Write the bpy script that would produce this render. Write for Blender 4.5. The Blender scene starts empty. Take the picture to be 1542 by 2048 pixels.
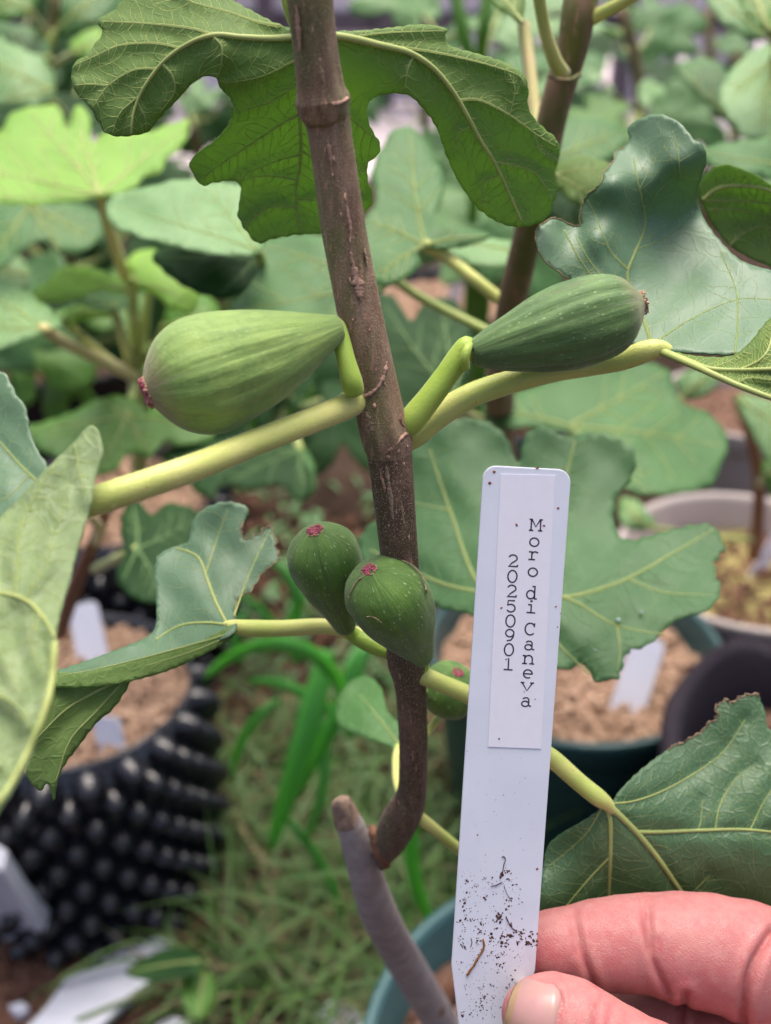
import bpy, bmesh, math, random
import numpy as np
from mathutils import Vector, Matrix
from mathutils.geometry import delaunay_2d_cdt

random.seed(7)
rng = np.random.default_rng(7)
SC = bpy.context.scene
COL = SC.collection

# ------------------------------------------------------------------ camera, world, sun, exposure
CAM_H = 0.75
PITCH = math.radians(30.0)
HALF_V = math.radians(25.8)
FPX = 1024.0 / math.tan(HALF_V)
cam_data = bpy.data.cameras.new('camera')
cam = bpy.data.objects.new('camera', cam_data)
COL.objects.link(cam)
cam.location = (0.0, 0.0, CAM_H)
cam.rotation_euler = (math.pi / 2 - PITCH, 0.0, 0.0)
cam_data.sensor_fit = 'VERTICAL'
cam_data.sensor_height = 36.0
cam_data.lens = 18.0 / math.tan(HALF_V)
cam_data.clip_start = 0.01
cam_data.clip_end = 200.0
cam_data.dof.use_dof = True
cam_data.dof.focus_distance = 0.243
cam_data.dof.aperture_fstop = cam_data.lens / 3.5
SC.camera = cam

SUN_EL, SUN_AZ = 74.0, 10.0
world = bpy.data.worlds.new('World')
SC.world = world
world.use_nodes = True
wn = world.node_tree.nodes
sky = wn.new('ShaderNodeTexSky')
sky.sky_type = 'NISHITA'
sky.sun_disc = False
sky.sun_elevation = math.radians(SUN_EL)
sky.sun_rotation = math.radians(SUN_AZ)
sky.air_density = 0.7
sky.dust_density = 7.0
sky.ozone_density = 1.0
wn['Background'].inputs['Strength'].default_value = 0.12
world.node_tree.links.new(sky.outputs[0], wn['Background'].inputs['Color'])

sun_data = bpy.data.lights.new('sun', 'SUN')
sun_data.energy = 1.5
sun_data.angle = math.radians(42.0)
sun_data.color = (1.0, 0.96, 0.9)
sun = bpy.data.objects.new('sun', sun_data)
COL.objects.link(sun)
az = math.radians(SUN_AZ)
sdir = Vector((math.sin(az) * math.cos(math.radians(SUN_EL)), math.cos(az) * math.cos(math.radians(SUN_EL)), math.sin(math.radians(SUN_EL))))
sun.rotation_euler = sdir.to_track_quat('Z', 'Y').to_euler()
sun.location = (0, 0, 3)

SC.view_settings.view_transform = 'Standard'
SC.view_settings.look = 'None'
SC.view_settings.gamma = 1.0
SC.view_settings.use_curve_mapping = False
SC.view_settings.exposure = 1.2
SC.render.engine = 'CYCLES'
SC.cycles.use_denoising = True
SC.cycles.max_bounces = 6
SC.cycles.adaptive_threshold = 0.02
SC.cycles.transparent_max_bounces = 8

# ------------------------------------------------------------------ picture coordinates -> space
C0 = np.array([0.0, 0.0, CAM_H])
RX = np.array([1.0, 0.0, 0.0])
UP = np.array([0.0, math.sin(PITCH), math.cos(PITCH)])
FW = np.array([0.0, math.cos(PITCH), -math.sin(PITCH)])


def W(x, y, d):
    """World point(s) at depth d (metres along the view axis) on the sight line of pixel (x, y)."""
    x = np.asarray(x, float); y = np.asarray(y, float); d = np.asarray(d, float)
    return C0 + ((x - 771.0) / FPX * d)[..., None] * RX + (-(y - 1024.0) / FPX * d)[..., None] * UP + d[..., None] * FW


def G(x, y, z=0.0):
    """Where the sight line of pixel (x, y) meets the horizontal plane at height z."""
    dr = (x - 771.0) / FPX * RX - (y - 1024.0) / FPX * UP + FW
    t = (z - CAM_H) / dr[2]
    return C0 + dr * t


def cr(pts, n=None, closed=False, step=None):
    """Catmull-Rom resampling of rows of any width."""
    p = np.asarray(pts, float)
    m = len(p)
    if closed:
        ext = np.vstack([p[-1], p, p[0], p[1]])
        segs = m
    else:
        ext = np.vstack([2 * p[0] - p[1], p, 2 * p[-1] - p[-2]])
        segs = m - 1
    out = []
    k = 12
    for i in range(segs):
        a, b, c, d = ext[i], ext[i + 1], ext[i + 2], ext[i + 3]
        t = (np.arange(k) / k)[:, None]
        out.append(0.5 * ((2 * b) + (-a + c) * t + (2 * a - 5 * b + 4 * c - d) * t ** 2 + (-a + 3 * b - 3 * c + d) * t ** 3))
    out = np.vstack(out)
    out = np.vstack([out, out[0] if closed else p[-1]])
    w = 2 if out.shape[1] >= 2 else 1
    seg = np.linalg.norm(np.diff(out[:, :w], axis=0), axis=1)
    s = np.concatenate([[0], np.cumsum(seg)])
    if n is None:
        n = max(4, int(s[-1] / step))
    q = np.linspace(0, s[-1], n + (1 if closed else 0))
    res = np.stack([np.interp(q, s, out[:, j]) for j in range(out.shape[1])], 1)
    return res[:-1] if closed else res


# ------------------------------------------------------------------ objects
def tag(o, label=None, cat=None, group=None, kind=None):
    if label: o['label'] = label
    if cat: o['category'] = cat
    if group: o['group'] = group
    if kind: o['kind'] = kind
    return o


def empty(name, loc, label=None, cat=None, group=None):
    o = bpy.data.objects.new(name, None)
    COL.objects.link(o)
    o.location = Vector([float(v) for v in loc])
    o.empty_display_size = 0.02
    return tag(o, label, cat, group)


def adopt(o, parent):
    """Parent o, keeping its mesh in world coordinates."""
    if parent is None:
        return o
    o.parent = parent
    off = Vector((0, 0, 0))
    p = parent
    while p is not None:
        if p.type == 'EMPTY':
            off += p.location
        p = p.parent
    if parent.type == 'EMPTY':
        o.matrix_parent_inverse = Matrix.Translation(-off)
    return o


def mk(name, verts, faces, mat, parent=None, smooth=True, uv=None, mats=None, midx=None):
    me = bpy.data.meshes.new(name)
    me.from_pydata(np.asarray(verts, float).tolist(), [], [tuple(int(i) for i in f) for f in faces])
    if mats:
        for m in mats: me.materials.append(m)
    else:
        me.materials.append(mat)
    if midx is not None:
        me.polygons.foreach_set('material_index', np.asarray(midx, np.int32))
    if smooth:
        me.polygons.foreach_set('use_smooth', np.ones(len(me.polygons), bool))
    if uv is not None:
        lay = me.uv_layers.new(name='UVMap')
        li = np.empty(len(me.loops), np.int32)
        me.loops.foreach_get('vertex_index', li)
        lay.data.foreach_set('uv', np.asarray(uv, np.float32)[li].ravel())
    me.update()
    o = bpy.data.objects.new(name, me)
    COL.objects.link(o)
    return adopt(o, parent)


def tube_data(pts, rads, sides=10, cap=True, ref=None, flat=1.0):
    pts = np.asarray(pts, float); rads = np.asarray(rads, float)
    n = len(pts)
    T = np.gradient(pts, axis=0)
    T /= np.linalg.norm(T, axis=1)[:, None] + 1e-12
    ref = -FW if ref is None else ref
    N = ref - (T @ ref)[:, None] * T
    bad = np.linalg.norm(N, axis=1) < 0.15
    if bad.any():
        alt = np.array([0.3, 0.2, 0.93])
        N2 = alt - (T @ alt)[:, None] * T
        N[bad] = N2[bad]
    N /= np.linalg.norm(N, axis=1)[:, None]
    B = np.cross(T, N)
    a = np.arange(sides) / sides * 2 * math.pi
    ring = flat * np.cos(a)[None, :, None] * N[:, None, :] + np.sin(a)[None, :, None] * B[:, None, :]
    V = pts[:, None, :] + ring * rads[:, None, None]
    V = V.reshape(-1, 3)
    Fs = []
    for i in range(n - 1):
        for j in range(sides):
            k = (j + 1) % sides
            Fs.append((i * sides + j, i * sides + k, (i + 1) * sides + k, (i + 1) * sides + j))
    if cap:
        Fs.append(tuple(range(sides - 1, -1, -1)))
        Fs.append(tuple((n - 1) * sides + j for j in range(sides)))
    return V, Fs


def tube(name, pts, rads, mat, parent=None, sides=10, ref=None, flat=1.0):
    V, Fs = tube_data(pts, rads, sides, True, ref, flat)
    return mk(name, V, Fs, mat, parent)


def tube_px(name, ctrl, mat, parent=None, sides=12, n=None, bumpy=0.0):
    """ctrl rows: x, y, half width in pixels, depth."""
    c = cr(ctrl, n=n or max(8, 5 * len(ctrl)))
    P = W(c[:, 0], c[:, 1], c[:, 3])
    r = c[:, 2] * c[:, 3] / FPX
    if bumpy:
        r = r * (1 + bumpy * rng.normal(size=len(r)))
    return tube(name, P, r, mat, parent, sides)


class Merge:
    """Collects many small shapes into one mesh."""
    def __init__(self): self.v = []; self.f = []; self.n = 0; self.m = []
    def add(self, V, Fs, mi=0):
        self.v.append(np.asarray(V, float))
        self.f.extend([tuple(int(i) + self.n for i in f) for f in Fs]); self.m.extend([mi] * len(Fs))
        self.n += len(V)
    def build(self, name, mat, parent=None, smooth=True, mats=None):
        return mk(name, np.vstack(self.v), self.f, mat, parent, smooth, mats=mats, midx=self.m if mats else None)


# ------------------------------------------------------------------ materials
class NT:
    def __init__(self, name):
        self.m = bpy.data.materials.new(name)
        self.m.use_nodes = True
        self.t = self.m.node_tree
        self.b = self.t.nodes['Principled BSDF']
        self.out = self.t.nodes['Material Output']
        self.tc = self.t.nodes.new('ShaderNodeTexCoord')
    def n(self, typ, props=None, **ins):
        nd = self.t.nodes.new('ShaderNode' + typ)
        for k, v in (props or {}).items(): setattr(nd, k, v)
        for k, v in ins.items():
            self.set(nd, k.replace('_', ' '), v)
        return nd
    def set(self, nd, k, v):
        s = nd.inputs[int(k[1:])] if k[0] == 'i' and k[1:].isdigit() else nd.inputs[k]
        if hasattr(v, 'is_linked') or hasattr(v, 'links'):
            self.t.links.new(v, s)
        elif hasattr(v, 'outputs'):
            self.t.links.new(v.outputs[0], s)
        else:
            if isinstance(v, tuple) and len(v) == 3 and s.type == 'RGBA': v = v + (1.0,)
            s.default_value = v
    def noise(self, co, scale, detail=4, rough=0.55, dist=0.0):
        return self.n('TexNoise', Vector=co, Scale=scale, Detail=detail, Roughness=rough, Distortion=dist).outputs[0]
    def ramp(self, fac, stops):
        r = self.n('ValToRGB', Fac=fac)
        e = r.color_ramp.elements
        while len(e) < len(stops): e.new(0.5)
        for el, (p, c) in zip(e, stops):
            el.position = p
            el.color = (c, c, c, 1) if not isinstance(c, tuple) else c + (1,)
        return r.outputs[0]
    def mix(self, fac, a, b, mode='MIX'):
        nd = self.t.nodes.new('ShaderNodeMix')
        nd.data_type = 'RGBA'; nd.blend_type = mode
        for s, v in ((nd.inputs[0], fac), (nd.inputs[6], a), (nd.inputs[7], b)):
            if hasattr(v, 'links'): self.t.links.new(v, s)
            else: s.default_value = (v + (1,)) if isinstance(v, tuple) else v
        return nd.outputs[2]
    def math(self, op, a, b=0.0):
        nd = self.t.nodes.new('ShaderNodeMath'); nd.operation = op
        for s, v in ((nd.inputs[0], a), (nd.inputs[1], b)):
            if hasattr(v, 'links'): self.t.links.new(v, s)
            else: s.default_value = v
        return nd.outputs[0]
    def mapping(self, co, scale):
        return self.n('Mapping', Vector=co, Scale=scale).outputs[0]
    def bump(self, h, strength, dist, normal=None):
        nd = self.n('Bump', Height=h, Strength=strength, Distance=dist)
        if normal is not None: self.t.links.new(normal, nd.inputs['Normal'])
        return nd.outputs[0]
    def fin(self, col=None, rough=None, normal=None, spec=None, sss=None, sssr=None, trans=None, transcol=None, coat=None, sheen=None):
        b = self.b
        if col is not None: self.set(b, 'Base Color', col)
        if rough is not None: self.set(b, 'Roughness', rough)
        if normal is not None: self.set(b, 'Normal', normal)
        if spec is not None: self.set(b, 'Specular IOR Level', spec)
        if sss is not None:
            b.inputs['Subsurface Weight'].default_value = sss
            b.inputs['Subsurface Radius'].default_value = sssr or (1, 0.4, 0.2)
            b.inputs['Subsurface Scale'].default_value = 0.002
        if coat is not None: b.inputs['Coat Weight'].default_value = coat
        if sheen is not None:
            b.inputs['Sheen Weight'].default_value = sheen
            b.inputs['Sheen Roughness'].default_value = 0.4
        if trans:
            tr = self.n('BsdfTranslucent', Color=transcol)
            mx = self.n('MixShader', Fac=trans)
            self.t.links.new(b.outputs[0], mx.inputs[1])
            self.t.links.new(tr.outputs[0], mx.inputs[2])
            self.t.links.new(mx.outputs[0], self.out.inputs['Surface'])
        return self.m


def leaf_mat(name, c1, c2, vein, vein_amt, rough=0.5, spec=0.5, trans=0.22, transcol=(0.25, 0.42, 0.05), cells=3.0, sheen=0.0, speck=0.0, bstr=0.5):
    k = NT(name)
    uv = k.tc.outputs['UV']
    big = k.noise(uv, 0.45, 3)
    fine = k.noise(uv, 14.0, 3)
    warp = k.n('TexNoise', Vector=uv, Scale=1.6, Detail=2.0)
    wuv = k.n('VectorMath', {'operation': 'MULTIPLY_ADD'}, i0=warp.outputs[1], i1=(0.35, 0.35, 0.0), i2=uv).outputs[0]
    v1 = k.n('TexVoronoi', {'feature': 'DISTANCE_TO_EDGE'}, Vector=wuv, Scale=cells).outputs[0]
    v2 = k.n('TexVoronoi', {'feature': 'DISTANCE_TO_EDGE'}, Vector=wuv, Scale=cells * 3.1).outputs[0]
    l1 = k.ramp(v1, [(0.0, 1.0), (0.07, 0.0)])
    l2 = k.ramp(v2, [(0.0, 1.0), (0.09, 0.0)])
    lines = k.math('MAXIMUM', l1, k.math('MULTIPLY', l2, 0.45))
    col = k.mix(k.ramp(big, [(0.32, 0.0), (0.68, 1.0)]), c1, c2)
    col = k.mix(k.math('MULTIPLY', fine, 0.35), col, tuple(v * 0.6 for v in c1))
    col = k.mix(k.math('MULTIPLY', lines, vein_amt), col, vein)
    if speck:
        sp = k.n('TexVoronoi', {'feature': 'F1'}, Vector=uv, Scale=11.0)
        dots = k.ramp(sp.outputs[0], [(0.06, 1.0), (0.13, 0.0)])
        gate = k.ramp(k.n('SeparateColor', Color=sp.outputs[1]).outputs[0], [(0.55, 0.0), (0.6, 1.0)])
        col = k.mix(k.math('MULTIPLY', k.math('MULTIPLY', dots, gate), speck), col, (0.55, 0.62, 0.5))
    h = k.math('ADD', k.math('MULTIPLY', lines, 0.6), k.math('MULTIPLY', fine, 0.5))
    nb = k.bump(h, bstr, 0.0004)
    return k.fin(col, rough, nb, spec, trans=trans, transcol=transcol, sheen=sheen)


def plain(name, c1, c2=None, scale=200.0, rough=0.6, spec=0.4, bump=0.0, bdist=0.0005, sss=0.0, sssr=None, trans=0.0, transcol=None, stretch=None, coat=None, sheen=None):
    k = NT(name)
    co = k.tc.outputs['Object']
    if stretch: co = k.mapping(co, stretch)
    ns = k.noise(co, scale, 5)
    col = k.mix(k.ramp(ns, [(0.3, 0.0), (0.7, 1.0)]), c1, c2 or tuple(v * 0.8 for v in c1))
    nb = k.bump(k.noise(co, scale * 3, 4), bump, bdist) if bump else None
    return k.fin(col, rough, nb, spec, sss or None, sssr, trans, transcol, coat, sheen)


M = {}
# leaves: upper side, underside, young, pale, dark
M['leaf_up'] = leaf_mat('leaf upper side', (0.082, 0.170, 0.082), (0.120, 0.215, 0.115), (0.15, 0.24, 0.11), 0.14, rough=0.48, spec=0.55, cells=2.2, speck=0.4, trans=0.15, bstr=0.16)
M['leaf_up_fuzzy'] = leaf_mat('leaf upper side with bristles', (0.062, 0.145, 0.052), (0.092, 0.185, 0.078), (0.14, 0.23, 0.11), 0.18, rough=0.42, spec=0.55, cells=2.2, speck=0.9, trans=0.12, bstr=0.5)
M['leaf_under'] = leaf_mat('leaf underside', (0.135, 0.225, 0.055), (0.180, 0.280, 0.072), (0.28, 0.37, 0.16), 0.18, rough=0.62, spec=0.3, cells=2.6, trans=0.37, transcol=(0.38, 0.62, 0.16))
M['leaf_thin'] = leaf_mat('thin leaf upper side', (0.070, 0.150, 0.060), (0.100, 0.190, 0.085), (0.15, 0.24, 0.11), 0.14, rough=0.48, spec=0.5, trans=0.37, transcol=(0.38, 0.62, 0.16))
M['leaf_under_pale'] = leaf_mat('pale leaf underside', (0.21, 0.30, 0.12), (0.27, 0.36, 0.17), (0.36, 0.43, 0.24), 0.5, rough=0.65, spec=0.3, cells=1.6, trans=0.3)
M['leaf_young'] = leaf_mat('young yellow green leaf', (0.23, 0.46, 0.08), (0.34, 0.56, 0.11), (0.42, 0.6, 0.2), 0.3, rough=0.5, trans=0.5, transcol=(0.75, 0.95, 0.25))
M['leaf_pale'] = leaf_mat('pale bluish leaf', (0.15, 0.31, 0.10), (0.23, 0.40, 0.16), (0.32, 0.46, 0.22), 0.3, rough=0.48, spec=0.42, trans=0.25)
M['leaf_teal'] = leaf_mat('blue green leaf', (0.050, 0.150, 0.035), (0.085, 0.205, 0.056), (0.17, 0.29, 0.12), 0.3, rough=0.5, spec=0.34, trans=0.2)
M['leaf_mid'] = leaf_mat('mid green leaf', (0.040, 0.115, 0.036), (0.068, 0.155, 0.058), (0.14, 0.24, 0.09), 0.25, rough=0.55, spec=0.35, trans=0.15, bstr=0.25)
M['leaf_dark'] = leaf_mat('deep green shaded leaf', (0.012, 0.045, 0.011), (0.022, 0.072, 0.018), (0.05, 0.11, 0.035), 0.3, rough=0.6, spec=0.18, trans=0.2)  # own deep green, darkened further to stand for shaded foliage gaps
M['leaf_bright'] = leaf_mat('fresh green leaf', (0.07, 0.20, 0.02), (0.11, 0.27, 0.035), (0.2, 0.34, 0.1), 0.3, rough=0.45, trans=0.35, transcol=(0.35, 0.6, 0.04))
M['vein'] = plain('leaf vein', (0.36, 0.40, 0.13), (0.30, 0.36, 0.11), 300, 0.55, 0.3)
M['vein_soft'] = plain('soft leaf vein', (0.30, 0.36, 0.15), (0.26, 0.33, 0.12), 300, 0.6, 0.3, trans=0.55, transcol=(0.95, 1.0, 0.65))
M['vein_dim'] = plain('thin leaf vein', (0.12, 0.21, 0.07), (0.10, 0.18, 0.06), 300, 0.6, 0.3)
M['veinlet'] = plain('leaf veinlet', (0.27, 0.34, 0.12), (0.24, 0.31, 0.10), 300, 0.6, 0.3, trans=0.72, transcol=(0.95, 1.0, 0.65))
M['edge_brown'] = plain('scorched leaf edge', (0.36, 0.26, 0.17), (0.2, 0.13, 0.07), 900, 0.8, 0.2)


def stem_mat(name, c1, c2, olive, speck=0.6):
    k = NT(name)
    co = k.tc.outputs['Object']
    lon = k.mapping(co, (1.0, 0.3, 0.25))
    a = k.noise(lon, 420, 5, 0.65)
    b = k.noise(k.mapping(co, (1.0, 0.4, 0.3)), 130, 3)
    f = k.noise(co, 2600, 2, 0.7)
    col = k.mix(k.ramp(a, [(0.35, 0.0), (0.65, 1.0)]), c1, c2)
    col = k.mix(k.ramp(b, [(0.44, 0.0), (0.60, 0.85)]), col, olive)
    col = k.mix(k.math('MULTIPLY', k.ramp(f, [(0.56, 0.0), (0.68, 1.0)]), speck), col, (0.48, 0.37, 0.27))
    lent = k.noise(k.mapping(co, (1.0, 0.35, 0.16)), 900, 2)
    col = k.mix(k.ramp(lent, [(0.64, 0.0), (0.69, 0.8)]), col, (0.42, 0.23, 0.15))
    h = k.math('ADD', k.math('MULTIPLY', a, 0.7), k.math('MULTIPLY', f, 0.3))
    return k.fin(col, 0.68, k.bump(h, 1.0, 0.0010), 0.3, sheen=0.1)


def petiole_mat(name, c1, c2):
    k = NT(name)
    co = k.tc.outputs['Object']
    a = k.noise(k.mapping(co, (0.5, 1, 1)), 90, 4)
    d = k.n('TexVoronoi', {'feature': 'F1'}, Vector=co, Scale=330.0)
    dots = k.ramp(d.outputs[0], [(0.05, 1.0), (0.12, 0.0)])
    gate = k.ramp(k.n('SeparateColor', Color=d.outputs[1]).outputs[0], [(0.7, 0.0), (0.72, 1.0)])
    col = k.mix(k.ramp(a, [(0.35, 0.0), (0.65, 1.0)]), c1, c2)
    col = k.mix(k.math('MULTIPLY', k.math('MULTIPLY', dots, gate), 0.6), col, (0.35, 0.16, 0.04))
    f = k.noise(co, 1800, 3)
    return k.fin(col, 0.5, k.bump(f, 0.35, 0.0003), 0.4, sheen=0.25)


def fig_mat(name, c1, c2, c3, sp=0.8, rough=0.58, tip=None, tipc=(0.27, 0.15, 0.095)):
    """Runs of ribs, pale flecks, soft mottling; UV runs round (u) and along (v) the fig in cm."""
    k = NT(name)
    uv = k.tc.outputs['UV']
    a = k.noise(uv, 0.9, 4)
    st = k.noise(k.mapping(uv, (5.0, 0.7, 1.0)), 1.0, 4)
    col = k.mix(k.ramp(a, [(0.35, 0.0), (0.65, 1.0)]), c1, c2)
    col = k.mix(k.math('MULTIPLY', k.ramp(st, [(0.45, 0.0), (0.75, 1.0)]), 0.4), col, c3)
    st2 = k.noise(k.mapping(uv, (16.0, 1.2, 1.0)), 1.0, 4, 0.65)
    col = k.mix(k.math('MULTIPLY', k.ramp(st2, [(0.45, 0.0), (0.7, 1.0)]), 0.4), col, c3)
    vo = k.n('TexVoronoi', {'feature': 'F1'}, Vector=k.mapping(uv, (2.0, 1.0, 1.0)), Scale=5.5)
    dots = k.ramp(vo.outputs[0], [(0.13, 1.0), (0.22, 0.0)])
    gate = k.ramp(k.n('SeparateColor', Color=vo.outputs[1]).outputs[1], [(0.35, 0.0), (0.42, 1.0)])
    col = k.mix(k.math('MULTIPLY', k.math('MULTIPLY', dots, gate), sp), col, (0.46, 0.52, 0.26))
    mo = k.noise(uv, 4.5, 4, 0.7)
    if tip:
        vv = k.n('SeparateXYZ', Vector=uv).outputs[1]
        mr = k.n('MapRange', Value=k.math('ADD', vv, k.math('MULTIPLY', a, 0.5)), i1=tip[0] + 0.25, i2=tip[1] + 0.25)
        col = k.mix(k.math('MULTIPLY', mr.outputs[0], 0.85), col, tipc)
        pu = k.ramp(k.noise(k.mapping(uv, (3.0, 0.35, 1.0)), 0.8, 3), [(0.6, 0.0), (0.75, 0.5)])
        col = k.mix(pu, col, (0.17, 0.12, 0.075))
    col = k.mix(k.math('MULTIPLY', k.ramp(mo, [(0.45, 0.0), (0.72, 1.0)]), 0.55), col, c2)
    fz = k.noise(uv, 45, 3)
    col = k.mix(k.math('MULTIPLY', k.ramp(fz, [(0.5, 0.0), (0.8, 1.0)]), 0.25), col, (0.35, 0.42, 0.25))
    h = k.math('ADD', k.math('MULTIPLY', k.math('ADD', st, st2), 0.7), k.math('MULTIPLY', fz, 0.5))
    return k.fin(col, rough, k.bump(k.math('ADD', h, k.math('MULTIPLY', mo, 0.8)), 0.6, 0.0005), 0.4, sheen=0.25)


M['petiole'] = petiole_mat('yellow petiole', (0.62, 0.60, 0.19), (0.46, 0.53, 0.12))
M['petiole_green'] = petiole_mat('lime fig stalk', (0.28, 0.42, 0.045), (0.36, 0.48, 0.075))
M['petiole_tan'] = petiole_mat('tan petiole', (0.62, 0.48, 0.22), (0.54, 0.50, 0.18))
M['petiole_dim'] = petiole_mat('olive petiole', (0.38, 0.44, 0.12), (0.32, 0.40, 0.10))
M['stem'] = stem_mat('fig stem bark', (0.165, 0.094, 0.052), (0.300, 0.195, 0.125), (0.135, 0.128, 0.044))
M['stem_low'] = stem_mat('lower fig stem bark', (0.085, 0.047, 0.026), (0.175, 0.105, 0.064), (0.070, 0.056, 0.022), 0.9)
M['trunk'] = plain('grey old bark', (0.43, 0.375, 0.36), (0.29, 0.245, 0.235), 160, 0.75, 0.25, 0.5, 0.0008)
M['trunk_base'] = plain('reddish bark at the fork', (0.16, 0.085, 0.06), (0.32, 0.15, 0.08), 260, 0.75, 0.25, 0.6, 0.0008)
M['cut'] = plain('cut wood', (0.38, 0.26, 0.18), (0.17, 0.12, 0.10), 420, 0.85, 0.2, 0.6, 0.0008)
M['bg_stem'] = stem_mat('olive brown stem', (0.19, 0.115, 0.055), (0.25, 0.16, 0.085), (0.10, 0.12, 0.02), 0.2)
M['scar'] = plain('pale bark scar', (0.52, 0.34, 0.26), (0.36, 0.20, 0.14), 1500, 0.8, 0.2, 0.8, 0.0004)
M['scar_grey'] = plain('flaky grey bark', (0.56, 0.42, 0.28), (0.13, 0.08, 0.05), 1300, 0.85, 0.2, 0.9, 0.0005)
M['fuzz'] = plain('pale hair', (0.50, 0.43, 0.36), None, 300, 0.8, 0.2)
M['fuzz_pale'] = plain('pale plant hair', (0.66, 0.66, 0.40), None, 300, 0.8, 0.2)
M['fig_dark'] = fig_mat('green fig skin', (0.055, 0.140, 0.014), (0.120, 0.240, 0.028), (0.032, 0.085, 0.016), 0.75)
M['fig_mid'] = fig_mat('dark ribbed fig skin', (0.062, 0.140, 0.032), (0.110, 0.210, 0.048), (0.030, 0.075, 0.025), 0.6, tip=(3.4, 3.8), tipc=(0.20, 0.19, 0.08))
M['fig_pale'] = fig_mat('pale ribbed fig skin', (0.165, 0.280, 0.058), (0.275, 0.400, 0.085), (0.095, 0.180, 0.045), 0.4, tip=(3.75, 4.35))
M['fig_eye'] = plain('magenta fig eye', (0.36, 0.035, 0.10), (0.50, 0.17, 0.20), 1100, 0.6, 0.3, 0.5, 0.0004)
M['fig_eye_rim'] = plain('pinkish fig eye rim', (0.42, 0.27, 0.17), (0.38, 0.16, 0.14), 900, 0.7, 0.3, 0.5, 0.0004)


# ------------------------------------------------------------------ leaves
def tps(ctrl):
    c = np.asarray(ctrl, float)
    p = c[:, :2] / 500.0; z = c[:, 2]
    n = len(p)
    if n < 3:
        return lambda x, y: np.full(np.shape(x), z.mean())
    def ker(r2): return np.where(r2 > 1e-12, 0.5 * r2 * np.log(r2 + 1e-12), 0.0)
    D = ((p[:, None] - p[None]) ** 2).sum(-1)
    P = np.hstack([np.ones((n, 1)), p])
    A = np.zeros((n + 3, n + 3))
    A[:n, :n] = ker(D) + 1e-4 * np.eye(n)
    A[:n, n:] = P; A[n:, :n] = P.T
    A[n:, n:] -= 1e-9 * np.eye(3)
    s = np.linalg.solve(A, np.concatenate([z, np.zeros(3)]))
    def f(x, y):
        q = np.stack([np.asarray(x, float), np.asarray(y, float)], -1) / 500.0
        sh = q.shape[:-1]; q = q.reshape(-1, 2)
        K = ker(((q[:, None] - p[None]) ** 2).sum(-1))
        return (K @ s[:n] + s[n] + q @ s[n + 1:]).reshape(sh)
    return f


def inside(poly, pts):
    x, y = pts[:, 0], pts[:, 1]
    r = np.zeros(len(pts), bool)
    px, py = poly[:, 0], poly[:, 1]
    j = len(poly) - 1
    for i in range(len(poly)):
        c = (py[i] > y) != (py[j] > y)
        xi = (px[j] - px[i]) * (y - py[i]) / (py[j] - py[i] + 1e-12) + px[i]
        r ^= c & (x < xi)
        j = i
    return r


def fill(outline, step):
    """Triangles inside a closed outline: points, faces."""
    lo, hi = outline.min(0), outline.max(0)
    gx = np.arange(lo[0], hi[0], step); gy = np.arange(lo[1], hi[1], step * 0.87)
    X, Y = np.meshgrid(gx, gy)
    X = X + (np.arange(len(gy)) % 2)[:, None] * step * 0.5
    p = np.stack([X.ravel(), Y.ravel()], 1) + rng.uniform(-0.15, 0.15, (X.size, 2)) * step
    p = p[inside(outline, p)]
    keep = np.ones(len(p), bool)
    for i in range(0, len(p), 2000):
        d = ((p[i:i + 2000, None] - outline[None]) ** 2).sum(-1).min(1)
        keep[i:i + 2000] = d > (0.5 * step) ** 2
    p = p[keep]
    V = np.vstack([outline, p])
    n = len(outline)
    r = delaunay_2d_cdt([Vector(v) for v in V], [(i, (i + 1) % n) for i in range(n)], [], 1, 1e-5)
    return np.array([[v.x, v.y] for v in r[0]]), [tuple(f) for f in r[2]]


def mind(p, s):
    out = np.empty(len(p))
    for i in range(0, len(p), 3000):
        out[i:i + 3000] = np.sqrt(((p[i:i + 3000, None] - s[None]) ** 2).sum(-1).min(1))
    return out


def crenate(o, amp, wl, seed):
    r = np.random.default_rng(seed)
    t = np.roll(o, -1, 0) - np.roll(o, 1, 0)
    t /= np.linalg.norm(t, axis=1)[:, None] + 1e-9
    nrm = np.stack([-t[:, 1], t[:, 0]], 1)
    s = np.concatenate([[0], np.cumsum(np.linalg.norm(np.diff(o, axis=0), axis=1))])
    ph = r.uniform(0, 6.28, 4)
    w = np.abs(np.sin(s / wl * math.pi + ph[0] + 0.8 * np.sin(s / wl * 0.6 + ph[1]))) - 0.5
    w = w + 0.35 * np.sin(s / wl * 5.1 + ph[2]) * np.sin(s / wl * 0.43 + ph[3])
    return o + nrm * (w * amp)[:, None]


SEED = [100]


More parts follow.
